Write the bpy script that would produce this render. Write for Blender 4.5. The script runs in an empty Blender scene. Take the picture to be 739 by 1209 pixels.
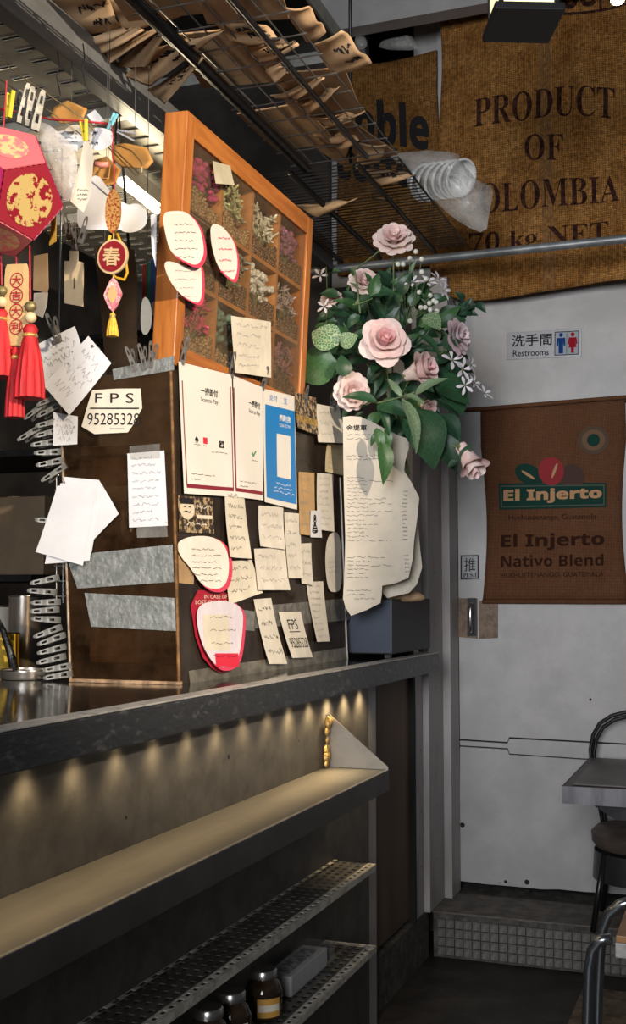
import bpy, bmesh, math, random
from mathutils import Vector as Vec, Matrix, Euler
R = math.radians
PI = math.pi
random.seed(7)
scene = bpy.context.scene
COL = scene.collection

# ------------------------------------------------------------------ camera
F_PX, CX, CY = 1360.0, 369.5, 604.5
VPX, VPY = 877.0, 706.0                       # vanishing point of the counter direction (+Y)
CAM = Vec((0, 0, 1.35))
_Y = Vec((VPX-CX, -(VPY-CY), F_PX)).normalized()
_Z = Vec((0, _Y[2], -_Y[1])).normalized()
_X = _Y.cross(_Z)
if _X[0] < 0: _X = -_X
RIGHT = Vec((_X[0], _Y[0], _Z[0])); UP = Vec((_X[1], _Y[1], _Z[1])); FWD = Vec((_X[2], _Y[2], _Z[2]))
cd = bpy.data.cameras.new('camera'); cam = bpy.data.objects.new('camera', cd); COL.objects.link(cam)
cd.sensor_fit = 'HORIZONTAL'; cd.sensor_width = 36; cd.lens = 36*F_PX/739.0; cd.clip_start = .02
M = Matrix.Identity(4)
for i in range(3):
    M[i][0] = RIGHT[i]; M[i][1] = UP[i]; M[i][2] = -FWD[i]; M[i][3] = CAM[i]
cam.matrix_world = M
scene.camera = cam

# ------------------------------------------------------------------ light
w = bpy.data.worlds.new('world'); scene.world = w; w.use_nodes = True
bg = w.node_tree.nodes['Background']; bg.inputs[0].default_value = (.62, .66, .74, 1); bg.inputs[1].default_value = .05
def lamp(name, kind, loc, energy, color, target=None, **k):
    d = bpy.data.lights.new(name, kind); d.energy = energy; d.color = color
    for a, v in k.items(): setattr(d, a, v)
    o = bpy.data.objects.new(name, d); COL.objects.link(o); o.location = loc
    if target is not None:
        o.rotation_euler = (Vec(target)-Vec(loc)).to_track_quat('-Z', 'Y').to_euler()
    return o
# warm low sunlight reaching in through the shop front, a shaft as wide as the gap it comes through
lamp('sunbeam', 'SPOT', (3.0, -.35, 3.25), 2000, (1, .845, .66), (-1.30, 2.28, 2.02), spot_size=R(27), spot_blend=.6, shadow_soft_size=.03)
# daylight of the open shop front behind the camera
lamp('shopfront_daylight', 'AREA', (-.1, -2.7, 2.3), 36, (.95, .97, 1.0), (-.72, 4.0, 2.0), shape='RECTANGLE', size=1.7, size_y=1.9, spread=R(60))
scene.view_settings.view_transform = 'Standard'; scene.view_settings.look = 'None'
scene.view_settings.exposure = 0.0; scene.view_settings.gamma = 1.0
scene.view_settings.use_curve_mapping = False

# ------------------------------------------------------------------ planes met by a pixel's ray
class Plane:
    def __init__(s, p, n): s.p = Vec(p); s.n = Vec(n).normalized()
    def at(s, px, py, lift=0.0):
        d = RIGHT*(px-CX) + UP*(-(py-CY)) + FWD*F_PX
        return CAM + d*((s.p-CAM).dot(s.n)/d.dot(s.n)) + s.n*lift
def plY(y): return Plane((0, y, 0), (0, -1, 0))
def plX(x): return Plane((x, 0, 0), (1, 0, 0))
def plZ(z): return Plane((0, 0, z), (0, 0, -1 if z > 1.35 else 1))
PANE = Plane((-1.225, 0, 1.15), (1, 0, .039))
SIDE = Plane((0, 2.40, 0), (0, -1, 0))
CASE = Plane((-1.257, 0, 1.905), (1, 0, -.0516))
DOORP = plY(4.665)

# ------------------------------------------------------------------ materials
MATS = {}
def mat(name, col, rough=.6, metal=0.0, var=0.0, scale=14.0, bump=0.0, bscale=80.0, col2=None, lo=.42, hi=.62, trans=0.0, emit=0.0, alpha=1.0, stretch=None, sheen=0, ior=None, spec=None):
    if name in MATS: return MATS[name]
    m = bpy.data.materials.new(name); m.use_nodes = True; nt = m.node_tree; N = nt.nodes; L = nt.links
    b = N['Principled BSDF']; c = tuple(col)+(1,)
    b.inputs['Base Color'].default_value = c; b.inputs['Roughness'].default_value = rough; b.inputs['Metallic'].default_value = metal
    if spec is not None: b.inputs['Specular IOR Level'].default_value = spec
    if trans: b.inputs['Transmission Weight'].default_value = trans
    if ior: b.inputs['IOR'].default_value = ior
    if alpha < 1: b.inputs['Alpha'].default_value = alpha
    if emit: b.inputs['Emission Color'].default_value = c; b.inputs['Emission Strength'].default_value = emit
    tc = mp = None
    if var or bump or col2 is not None:
        tc = N.new('ShaderNodeTexCoord'); mp = N.new('ShaderNodeMapping'); L.new(tc.outputs['Object'], mp.inputs[0])
        if stretch: mp.inputs['Scale'].default_value = stretch
    if var or col2 is not None:
        n = N.new('ShaderNodeTexNoise'); n.inputs['Scale'].default_value = scale; n.inputs['Detail'].default_value = 6; n.inputs['Roughness'].default_value = .62
        L.new(mp.outputs[0], n.inputs['Vector'])
        r = N.new('ShaderNodeValToRGB'); L.new(n.outputs['Fac'], r.inputs[0])
        r.color_ramp.elements[0].position = lo; r.color_ramp.elements[1].position = hi
        if col2 is None:
            r.color_ramp.elements[0].color = tuple(x*(1-var) for x in col)+(1,); r.color_ramp.elements[1].color = tuple(min(1, x*(1+var)) for x in col)+(1,)
        else:
            r.color_ramp.elements[0].color = c; r.color_ramp.elements[1].color = tuple(col2)+(1,)
        L.new(r.outputs[0], b.inputs['Base Color'])
    if bump:
        n2 = N.new('ShaderNodeTexNoise'); n2.inputs['Scale'].default_value = bscale; n2.inputs['Detail'].default_value = 4
        L.new(mp.outputs[0], n2.inputs['Vector'])
        bp = N.new('ShaderNodeBump'); bp.inputs['Strength'].default_value = bump; bp.inputs['Distance'].default_value = .01
        L.new(n2.outputs['Fac'], bp.inputs['Height']); L.new(bp.outputs[0], b.inputs['Normal'])
    MATS[name] = m
    return m

def burlap(name, c1, c2, pitch=260.0, fine=(.55, 1.35)):
    m = bpy.data.materials.new(name); m.use_nodes = True; nt = m.node_tree; N = nt.nodes; L = nt.links; b = N['Principled BSDF']
    tc = N.new('ShaderNodeTexCoord')
    n = N.new('ShaderNodeTexNoise'); n.inputs['Scale'].default_value = 7; n.inputs['Detail'].default_value = 8; n.inputs['Roughness'].default_value = .75
    L.new(tc.outputs['Object'], n.inputs['Vector'])
    r = N.new('ShaderNodeValToRGB'); r.color_ramp.elements[0].position = .33; r.color_ramp.elements[1].position = .68
    r.color_ramp.elements[0].color = tuple(c1)+(1,); r.color_ramp.elements[1].color = tuple(c2)+(1,)
    L.new(n.outputs['Fac'], r.inputs[0])
    nf = N.new('ShaderNodeTexNoise'); nf.inputs['Scale'].default_value = 70; nf.inputs['Detail'].default_value = 3; L.new(tc.outputs['Object'], nf.inputs['Vector'])
    mf = N.new('ShaderNodeMapRange'); mf.inputs['From Min'].default_value = .3; mf.inputs['From Max'].default_value = .7; mf.inputs['To Min'].default_value = fine[0]; mf.inputs['To Max'].default_value = fine[1]; L.new(nf.outputs['Fac'], mf.inputs[0])
    wv = []
    for d in ('X', 'Z'):
        wt = N.new('ShaderNodeTexWave'); wt.bands_direction = d; wt.inputs['Scale'].default_value = pitch/6.28; wt.inputs['Distortion'].default_value = 1.6; wt.inputs['Detail'].default_value = 2
        wt.inputs['Detail Scale'].default_value = 3
        L.new(tc.outputs['Object'], wt.inputs['Vector']); wv.append(wt)
    mu = N.new('ShaderNodeMath'); mu.operation = 'MULTIPLY'; L.new(wv[0].outputs['Fac'], mu.inputs[0]); L.new(wv[1].outputs['Fac'], mu.inputs[1])
    mr = N.new('ShaderNodeMapRange'); mr.inputs['To Min'].default_value = .45; mr.inputs['To Max'].default_value = 1.25; L.new(mu.outputs[0], mr.inputs[0])
    mx = N.new('ShaderNodeMix'); mx.data_type = 'RGBA'; mx.blend_type = 'MULTIPLY'; mx.inputs[0].default_value = 1.0
    L.new(r.outputs[0], mx.inputs[6]); L.new(mr.outputs[0], mx.inputs[7]); mx2 = N.new('ShaderNodeMix'); mx2.data_type = 'RGBA'; mx2.blend_type = 'MULTIPLY'; mx2.inputs[0].default_value = 1.0; L.new(mx.outputs[2], mx2.inputs[6]); L.new(mf.outputs[0], mx2.inputs[7]); L.new(mx2.outputs[2], b.inputs['Base Color'])
    bp = N.new('ShaderNodeBump'); bp.inputs['Strength'].default_value = .5; bp.inputs['Distance'].default_value = .004
    L.new(mu.outputs[0], bp.inputs['Height']); L.new(bp.outputs[0], b.inputs['Normal'])
    b.inputs['Roughness'].default_value = .95; b.inputs['Specular IOR Level'].default_value = .1
    return m

def pane_mat(name, tint, dirt, base=.3, amt=.5, scale=5):
    """smeared clear plastic: see-through, glossy, brown film in patches"""
    m = bpy.data.materials.new(name); m.use_nodes = True; nt = m.node_tree; N = nt.nodes; L = nt.links; b = N['Principled BSDF']
    b.inputs['Base Color'].default_value = tuple(dirt)+(1,); b.inputs['Roughness'].default_value = .22
    tr = N.new('ShaderNodeBsdfTransparent'); tr.inputs[0].default_value = tuple(tint)+(1,)
    tc = N.new('ShaderNodeTexCoord'); n = N.new('ShaderNodeTexNoise'); n.inputs['Scale'].default_value = scale; n.inputs['Detail'].default_value = 9; n.inputs['Roughness'].default_value = .7
    L.new(tc.outputs['Object'], n.inputs['Vector'])
    mr = N.new('ShaderNodeMapRange'); mr.inputs['From Min'].default_value = .38; mr.inputs['From Max'].default_value = .72
    mr.inputs['To Min'].default_value = base; mr.inputs['To Max'].default_value = base+amt; L.new(n.outputs['Fac'], mr.inputs[0])
    mx = N.new('ShaderNodeMixShader'); L.new(mr.outputs[0], mx.inputs[0]); L.new(tr.outputs[0], mx.inputs[1]); L.new(b.outputs[0], mx.inputs[2])
    L.new(mx.outputs[0], N['Material Output'].inputs['Surface'])
    return m

# ------------------------------------------------------------------ geometry builder
class G:
    def __init__(s): s.V = []; s.F = []
    def add(s, V, F):
        k = len(s.V); s.V += [Vec(v) for v in V]; s.F += [tuple(i+k for i in f) for f in F]; return s
    def box(s, x0, x1, y0, y1, z0, z1):
        x0, x1 = sorted((x0, x1)); y0, y1 = sorted((y0, y1)); z0, z1 = sorted((z0, z1))
        return s.add([(x0,y0,z0),(x1,y0,z0),(x1,y1,z0),(x0,y1,z0),(x0,y0,z1),(x1,y0,z1),(x1,y1,z1),(x0,y1,z1)],
                     [(0,3,2,1),(4,5,6,7),(0,1,5,4),(1,2,6,5),(2,3,7,6),(3,0,4,7)])
    def frame_box(s, o, a, b, c):
        o, a, b, c = Vec(o), Vec(a), Vec(b), Vec(c)
        F = [(0,3,2,1),(4,5,6,7),(0,1,5,4),(1,2,6,5),(2,3,7,6),(3,0,4,7)]
        if a.cross(b).dot(c) < 0: F = [f[::-1] for f in F]
        return s.add([o, o+a, o+a+b, o+b, o+c, o+a+c, o+a+b+c, o+b+c], F)
    def tube(s, path, r, n=8, closed=False):
        P = [Vec(p) for p in path]; m = len(P); V = []; F = []; prev = None
        for i, p in enumerate(P):
            a = P[i-1] if (i > 0 or closed) else P[i]; b = P[(i+1) % m] if (i < m-1 or closed) else P[i]
            t = (b-a).normalized() if (b-a).length > 1e-9 else Vec((0,0,1))
            if prev is None:
                u = t.cross(Vec((0,0,1)));
                if u.length < 1e-3: u = t.cross(Vec((0,1,0)))
                u.normalize()
            else:
                u = prev - t*prev.dot(t)
                if u.length < 1e-6: u = t.orthogonal()
                u.normalize()
            prev = u; v = t.cross(u)
            rr = r[i] if isinstance(r, (list, tuple)) else r
            V += [p + (u*math.cos(2*PI*k/n) + v*math.sin(2*PI*k/n))*rr for k in range(n)]
        for i in range(m if closed else m-1):
            for k in range(n):
                a, b = i*n+k, i*n+(k+1) % n; c, d = ((i+1) % m)*n+(k+1) % n, ((i+1) % m)*n+k
                F.append((a, b, c, d))
        if not closed: F.append(tuple(range(n))[::-1]); F.append(tuple((m-1)*n+k for k in range(n)))
        return s.add(V, F)
    def lathe(s, prof, c=(0,0,0), n=20, cap=True, axis=None):
        V = []; F = []
        q = Vec((0,0,1)).rotation_difference(Vec(axis)) if axis is not None else None
        for r, z in prof:
            for k in range(n):
                p = Vec((r*math.cos(2*PI*k/n), r*math.sin(2*PI*k/n), z))
                if q: p = q @ p
                V.append(Vec(c)+p)
        m = len(prof)
        for i in range(m-1):
            for k in range(n): F.append((i*n+k, i*n+(k+1) % n, (i+1)*n+(k+1) % n, (i+1)*n+k))
        if cap: F.append(tuple(range(n))[::-1]); F.append(tuple((m-1)*n+k for k in range(n)))
        return s.add(V, F)
    def grid(s, fn, nu, nv):
        V = [fn(i/nu, j/nv) for j in range(nv+1) for i in range(nu+1)]
        F = [(j*(nu+1)+i, j*(nu+1)+i+1, (j+1)*(nu+1)+i+1, (j+1)*(nu+1)+i) for j in range(nv) for i in range(nu)]
        return s.add(V, F)
    def prism(s, poly, d):
        n = len(poly); P = [Vec(p) for p in poly]; d = Vec(d)
        return s.add(P+[p+d for p in P], [tuple(range(n))[::-1], tuple(range(n, 2*n))]+[(i, (i+1) % n, n+(i+1) % n, n+i) for i in range(n)])
    def ball(s, c, r, nu=8, nv=5, sc=(1,1,1), q=None):
        V = []; F = []
        for j in range(1, nv):
            for i in range(nu):
                a, b = 2*PI*i/nu, PI*j/nv
                V.append(Vec((r*sc[0]*math.sin(b)*math.cos(a), r*sc[1]*math.sin(b)*math.sin(a), r*sc[2]*math.cos(b))))
        V += [Vec((0,0,r*sc[2])), Vec((0,0,-r*sc[2]))]
        for j in range(nv-2):
            for i in range(nu): F.append((j*nu+i, (j+1)*nu+i, (j+1)*nu+(i+1) % nu, j*nu+(i+1) % nu))
        t, b_ = len(V)-2, len(V)-1
        for i in range(nu): F.append((t, i, (i+1) % nu)); F.append((b_, (nv-2)*nu+(i+1) % nu, (nv-2)*nu+i))
        if q is not None: V = [q @ v for v in V]
        return s.add([Vec(c)+v for v in V], F)

def world_loc(o):
    p = Vec((0,0,0))
    while o is not None: p += o.location; o = o.parent
    return p
def setp(o, label=None, cat=None, group=None, kind=None):
    if label: o['label'] = label
    if cat: o['category'] = cat
    if group: o['group'] = group
    if kind: o['kind'] = kind
    return o
def make_mesh(name, g, m, smooth=False, bevel=0.0, solid=0.0):
    me = bpy.data.meshes.new(name); me.from_pydata([tuple(v) for v in g.V], [], g.F)
    if bevel or solid:
        bm = bmesh.new(); bm.from_mesh(me)
        if bevel: bmesh.ops.bevel(bm, geom=bm.edges[:], offset=bevel, segments=2, affect='EDGES', profile=.6, clamp_overlap=True)
        bm.to_mesh(me); bm.free()
    me.materials.append(m)
    if smooth: me.shade_smooth()
    me.update()
    return me
def obj(name, g, m, parent=None, label=None, cat=None, group=None, kind=None, smooth=False, bevel=0.0, sharp=None):
    """links g (in world coordinates) as ONE mesh object; a top-level one gets its origin at its base"""
    if parent is None:
        xs = [v.x for v in g.V]; ys = [v.y for v in g.V]; zs = [v.z for v in g.V]
        base = Vec(((min(xs)+max(xs))/2, (min(ys)+max(ys))/2, min(zs)))
    else: base = world_loc(parent)
    h = G(); h.V = [v-base for v in g.V]; h.F = g.F
    me = make_mesh(name, h, m, smooth, bevel)
    if sharp is not None: me.set_sharp_from_angle(angle=R(sharp))
    o = bpy.data.objects.new(name, me); COL.objects.link(o)
    if parent is None: o.location = base
    else: o.parent = parent
    if name in ('lettering', 'title_lettering', 'logo'): kind = 'stuff'
    return setp(o, label, cat, group, kind)
def thing(name, loc, label=None, cat=None, group=None, kind=None):
    o = bpy.data.objects.new(name, None); o.empty_display_size = .05; COL.objects.link(o); o.location = loc
    return setp(o, label, cat, group, kind)
def clone(o, parent=None, mw=None):
    c = o.copy(); COL.objects.link(c); c.parent = parent
    if mw is not None: c.matrix_basis = mw
    for ch in list(o.children): clone(ch, c)
    return c
ORD = ['first','second','third','fourth','fifth','sixth','seventh','eighth','ninth','tenth','eleventh','twelfth','thirteenth','fourteenth','fifteenth','sixteenth','seventeenth','eighteenth','nineteenth','twentieth']

# ------------------------------------------------------------------ lettering
_tcache = {}
def glyphs(body, bold=0.0):
    k = (body, bold)
    if k in _tcache: return _tcache[k]
    c = bpy.data.curves.new('t', 'FONT'); c.body = body; c.fill_mode = 'FRONT'; c.resolution_u = 3; c.offset = bold
    o = bpy.data.objects.new('t', c); COL.objects.link(o)
    dg = bpy.context.evaluated_depsgraph_get(); me = bpy.data.meshes.new_from_object(o.evaluated_get(dg))
    V = [(v.co.x, v.co.y) for v in me.vertices]; F = [tuple(p.vertices) for p in me.polygons]
    bpy.data.objects.remove(o); bpy.data.curves.remove(c); bpy.data.meshes.remove(me)
    if not V: V = [(0,0),(1,0),(1,1)]; F = []
    x0 = min(v[0] for v in V); x1 = max(v[0] for v in V); y0 = min(v[1] for v in V); y1 = max(v[1] for v in V)
    r = ([((x-x0)/max(x1-x0, 1e-6), (y-y0)/max(y1-y0, 1e-6)) for x, y in V], F)
    _tcache[k] = r
    return r
def serif(s, base=0x1D400):
    out = ''
    for ch in s:
        if 'A' <= ch <= 'Z': out += chr(base+ord(ch)-65)
        elif 'a' <= ch <= 'z': out += chr(base+26+ord(ch)-97)
        elif '0' <= ch <= '9': out += chr((0x1D7CE if base == 0x1D400 else 0x1D7EC)+ord(ch)-48)
        else: out += ch
    return out
def sansb(s): return serif(s, 0x1D5D4)

class Sheet:
    """a thin sheet lying on a plane; quad = TL,TR,BR,BL as seen; curl lifts it off the plane"""
    def __init__(s, plane, quad, lift=.001, curl=0.0, side=0.0, wav=0.0, seed=0):
        s.c = [plane.at(*q) for q in quad]; s.n = plane.n; s.lift = lift; s.curl = curl; s.side = side; s.wav = wav; s.ph = random.Random(seed).random()*6
    def disp(s, u, v):
        return s.lift + s.curl*(1-v)**2 + s.side*u*u + s.wav*(1+math.sin(5*u+3.1*v+s.ph))*(.3+.7*(1-v))*.5
    def map(s, u, v, e=0.0):
        a, b, c, d = s.c
        return (d*(1-u)+c*u)*(1-v)+(a*(1-u)+b*u)*v + s.n*(s.disp(u, v)+e)
    def mesh(s, nu=5, nv=7): return G().grid(lambda u, v: s.map(u, v), nu, nv)
    def patch(s, u0, v0, u1, v1, e=.0005, nu=4, nv=4): return G().grid(lambda u, v: s.map(u0+(u1-u0)*u, v0+(v1-v0)*v, e), nu, nv)
    def text(s, body, box, e=.0007, bold=0.0, g=None, flip=False):
        u0, v0, u1, v1 = box; V, F = glyphs(body, bold); g = g or G()
        return g.add([s.map(u0+(u1-u0)*(1-x if flip else x), v0+(v1-v0)*(1-y if flip else y), e) for x, y in V], F)
    def scrib(s, rows, wd=.0011, e=.0007, seed=0, g=None, asp=1.0):
        """illegible pen lines: (v, u0, u1, height)"""
        rn = random.Random(seed); g = g or G()
        for v, u0, u1, h in rows:
            u = u0
            while u < u1-.01:
                L = min(u1-u, (u1-u0)*rn.uniform(.12, .34)); k = max(4, int(L*34)); pts = []
                for i in range(k+1):
                    pts.append((u+L*i/k+rn.uniform(-.3, .3)*L/k, v+h*rn.uniform(-.5, .5)))
                for (a, b), (c, d) in zip(pts, pts[1:]):
                    p, q = s.map(a, b, e), s.map(c, d, e); t = (q-p)
                    if t.length < 1e-6: continue
                    nn = t.normalized().cross(s.n)*wd*.5
                    g.add([p-nn, q-nn, q+nn, p+nn], [(0,1,2,3)])
                u += L+(u1-u0)*.05
        return g
class PolySheet(Sheet):
    """a sheet with an outline of its own, given in the same pixels"""
    def __init__(s, plane, poly, lift=.001, curl=0.0, side=0.0, wav=0.0, seed=0):
        xs = [p[0] for p in poly]; ys = [p[1] for p in poly]; x0, x1, y0, y1 = min(xs), max(xs), min(ys), max(ys)
        Sheet.__init__(s, plane, [(x0,y0),(x1,y0),(x1,y1),(x0,y1)], lift, curl, side, wav, seed)
        s.uv = [((x-x0)/(x1-x0), 1-(y-y0)/(y1-y0)) for x, y in poly]
    def smoothuv(s, k=3):
        P = s.uv
        for _ in range(k):
            P = [q for a, b in zip(P, P[1:]+P[:1]) for q in ((a[0]*.75+b[0]*.25, a[1]*.75+b[1]*.25), (a[0]*.25+b[0]*.75, a[1]*.25+b[1]*.75))]
        s.uv = P; return s
    def mesh(s, rings=4, sc=1.0, off=(0,0), e=0.0):
        P = s.uv; n = len(P); cu = sum(p[0] for p in P)/n+off[0]; cv = sum(p[1] for p in P)/n+off[1]; g = G(); V = []; F = []
        for k in range(rings, 0, -1):
            t = sc*k/rings; V += [s.map(cu+(u-cu+off[0])*t, cv+(v-cv+off[1])*t, e) for u, v in P]
        V.append(s.map(cu, cv, e))
        for k in range(rings-1):
            for i in range(n): F.append((k*n+i, k*n+(i+1) % n, (k+1)*n+(i+1) % n, (k+1)*n+i))
        for i in range(n): F.append(((rings-1)*n+i, (rings-1)*n+(i+1) % n, len(V)-1))
        return g.add(V, F)

# ------------------------------------------------------------------ palette
m_floor = mat('wet dark floor', (.022,.019,.017), .55, var=.5, scale=6, bump=.15, bscale=60)
m_white = mat('aged white paint', (.40,.385,.38), .5, var=.09, scale=5, bump=.05, bscale=40)
m_white2 = mat('chipped white paint', (.38,.355,.345), .55, col2=(.27,.235,.215), scale=9, lo=.5, hi=.75, stretch=(1,1,.25), bump=.1, bscale=30)
m_dark = mat('dark void', (.012,.011,.010), .9)
m_kwall = mat('dark mottled wall', (.05,.042,.036), .8, var=.4, scale=4)  # dark brown base, mottled by noise
m_ceil = mat('dark ceiling', (.09,.085,.08), .8, var=.15)
m_tile = mat('grey mosaic tile', (.19,.18,.168), .6, col2=(.085,.078,.07), scale=22, bump=.08)
m_grout = mat('dirty cement', (.085,.078,.07), .9, var=.4, scale=20, bump=.3, bscale=90)
m_brown = mat('brown board', (.135,.082,.05), .7, var=.25, scale=3, stretch=(1,1,.2))
m_black = mat('black metal', (.02,.02,.022), .4, metal=.6, var=.3)
m_top = mat('black steel worktop', (.03,.029,.028), .10, metal=.3, var=.35, scale=8, bump=.03, bscale=30)
m_edge = mat('scratched worktop edge', (.05,.052,.056), .42, metal=.5, col2=(.15,.15,.15), scale=45, lo=.56, hi=.72, bump=.25, bscale=60, stretch=(1,.5,1.3))
m_steel = mat('dull stainless steel', (.27,.25,.22), .45, metal=.85, var=.12, scale=9, bump=.02, bscale=120, stretch=(1,.15,1))
m_frontp = mat('brushed counter front', (.15,.14,.125), .55, metal=.55, col2=(.10,.092,.082), scale=14, lo=.4, hi=.66, bump=.05, bscale=90)
m_galv = mat('galvanised steel', (.36,.36,.34), .5, metal=.6, col2=(.25,.25,.235), scale=12)
m_galvw = mat('galvanised shelf', (.62,.59,.51), .5, metal=.1, col2=(.46,.43,.37), scale=10)
m_chrome = mat('bright steel', (.62,.60,.57), .22, metal=1.0)
m_gold = mat('brass tape', (.55,.34,.10), .4, metal=.5, var=.4, scale=60, bump=.3)

def struct(name, g, m, parent=None, **k): return obj(name, g, m, parent, kind=None if parent else 'structure', **k)
struct('floor', G().box(-3.0, 2.8, -2.6, 5.2, -.03, 0), m_floor)
struct('ceiling', G().box(-3.0, 2.8, -2.6, 5.2, 4.05, 4.12), m_ceil)
wk = G(); wk.box(-3.0, -1.2, 4.665, 4.699, 0, 2.70); wk.box(-3.0, -1.66, 4.665, 4.699, 2.70, 4.05); struct('wall_kitchen', wk, m_kwall)
g = G(); g.box(-3.0, -1.17, 4.70, 4.80, 0, 3.02); g.box(-.05, 2.8, 4.665, 4.80, 0, 4.05); g.box(-1.17, -.05, 4.672, 4.80, 2.13, 4.05)
g.box(-3.0, -1.56, 4.70, 4.80, 3.02, 4.05); g.box(-1.56, -1.17, 4.70, 4.80, 3.02, 3.62); g.box(-1.52, -1.49, 4.66, 4.72, 3.62, 4.05); g.box(-1.28, -1.17, 4.70, 4.80, 3.62, 4.05)
struct('wall_back', g, m_white)
struct('wall_behind_door', G().box(-3.0, 2.8, 5.15, 5.25, 0, 4.05), m_dark)
struct('wall_left', G().box(-2.95, -2.8, -.4, 4.70, 0, 4.05), m_kwall)
zb = plY(4.40).at(500, 17).z
struct('trim_1', G().box(-1.8, 2.0, 4.40, 4.48, zb, 4.05), m_white)

# door: painted leaf with two repair seams, dark gap under it
door = thing('door_1', (-.575, 4.70, .2), 'white painted restroom door with stepped repair seam and printed sack on it', None, kind='structure')
def pxpoly(pl, pts, d): return G().prism([pl.at(*p) for p in pts], d)
Xl = 543
def zline(pts, z=None): return [DOORP.at(*p) for p in pts]
upl = zline([(543, 872.5), (599, 876), (601, 870.2), (745, 878), (860, 884)])
upb = [Vec((.0, 4.665, 2.12)), Vec((upl[0].x, 4.665, 2.12))]
obj('door_panel', G().prism([p for p in upl]+[Vec((upl[-1].x, 4.665, 2.12)), Vec((upl[0].x, 4.665, 2.12))], (0, .03, 0)), m_white, door)
mid = zline([(543, 874.5), (599, 878), (601.5, 872.2), (745, 880), (860, 886), (860, 905), (745, 899.5), (697, 896), (601.5, 889.6), (599.5, 883.4), (543, 880)])
obj('door_panel', G().prism(mid[::-1], (0, .03, 0)), m_white, door)
low = zline([(543, 881.6), (599, 885), (601, 891), (697, 897.5), (745, 901), (860, 906.5)])
btm = zline([(860, 1066), (712, 1054), (690, 1053), (660, 1050), (640, 1050), (600, 1046), (575, 1044), (543, 1040)])
obj('door_panel', G().prism((low+btm)[::-1], (0, .03, 0)), m_white, door)
obj('door_core', G().box(-1.097, -.05, 4.68, 4.70, .26, 2.12), m_dark, door)
pv = G()
for px, py, r in [(597, 1041, 2), (622, 1041.5, 3), (622, 1052, 2.2), (697, 826, 1.6), (546, 974, 3)]:
    c = DOORP.at(px, py, .0008); rr = r*.0034
    pv.add([c+Vec((math.cos(a*PI/4)*rr, 0, math.sin(a*PI/4)*rr)) for a in range(8)], [tuple(range(8))])
obj('screw_holes', pv, m_dark, door)

# stepped kerb under the door, faced with small mosaic tiles
kerb = struct('trim_2', G().box(-1.13, 2.0, 4.345, 5.14, 0, .165), m_grout)
setp(kerb, 'low cement kerb faced with grey mosaic tiles under the door')
tp = .0335; tm = None; k = 0
for j in range(4):
    for i in range(30):
        x = -1.112+i*tp; z = .012+j*tp
        if tm is None:
            o = obj('tile', G().box(x, x+tp-.004, 4.336, 4.346, z, z+tp-.004), m_tile, kerb); tm = o; b0 = Vec((x, 0, z))
        else:
            o = tm.copy(); COL.objects.link(o); o.location = tm.location+Vec((x-b0.x, random.uniform(-.0012, .0012), z-b0.z))
struct('trim_3', G().box(-1.13, 2.0, 4.330, 4.62, .1655, .172), mat('worn kerb top', (.13,.115,.10), .7, var=.3, scale=15, bump=.2))
struct('trim_4', G().box(-1.42, -1.148, 3.62, 4.34, 0, .172), m_grout)
# painted uprights between counter and door
struct('trim_5', G().box(-1.25, -1.15, 4.165, 4.283, .173, 2.28), m_white2, bevel=.003)
struct('trim_6', G().box(-1.25, -1.128, 4.292, 4.515, .173, 2.30), m_white2, bevel=.003)
struct('trim_7', G().box(-1.25, -1.098, 4.520, 4.664, .173, 2.66), m_white2, bevel=.003)
struct('trim_8', G().box(-1.24, -1.165, 3.62, 4.16, .19, 1.075), m_brown)
struct('trim_9', G().box(-1.24, -1.145, 4.14, 4.163, .173, 1.075), m_dark)
sc_ = G()
for z in [.35,.55,.78,1.0,1.25,1.45,1.65]:
    for y, x in ((4.25, -1.1495), (4.40, -1.1275)):
        sc_.add([Vec((x, y+.004*math.cos(a*PI/3), z+.004*math.sin(a*PI/3))) for a in range(6)], [tuple(range(6))])
up0 = bpy.data.objects['trim_6']; obj('screw_holes', sc_, m_dark, up0)

# ------------------------------------------------------------------ counter
ct = thing('worktop', (-1.4, 2.3, 1.08), 'long black steel worktop with scratched dark front edge', 'worktop')
obj('top_sheet', G().box(-1.95, -1.101, .5, 4.178, 1.132, 1.15), m_top, ct, bevel=.002)
obj('front_edge', G().box(-1.10, -1.058, .5, 4.182, 1.08, 1.1465), m_edge, ct, bevel=.004)
# bright strip along the top of the edge, its sunlit line put into the colour
obj('sunlit_corner', G().box(-1.1005, -1.0575, .5, 4.18, 1.1467, 1.1505), mat('sunlit bright edge', (.52,.50,.47), .4, metal=.3, col2=(.16,.155,.15), scale=30, lo=.5, hi=.75), ct, bevel=.001)
cf = thing('counter_front', (-1.13, 2.0, 0), 'dull steel front of the counter below the worktop', 'counter')
obj('front_panel', G().box(-1.17, -1.12, .5, 3.513, .0, 1.079), m_frontp, cf)
obj('end_post', G().box(-1.20, -1.122, 3.516, 3.60, .0, 1.079), m_white2, cf, bevel=.003)
obj('carcass', G().box(-1.90, -1.30, .5, 3.5, .0, 1.078), m_dark, cf)
gg = G()
for y, z, r in [(2.45, .985, .006), (1.98, .93, .004), (2.9, .97, .003)]:
    gg.add([Vec((-1.1192, y+r*math.cos(a*PI/4), z+r*math.sin(a*PI/4))) for a in range(8)], [tuple(range(8))])
obj('drill_holes', gg, m_dark, cf)

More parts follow.
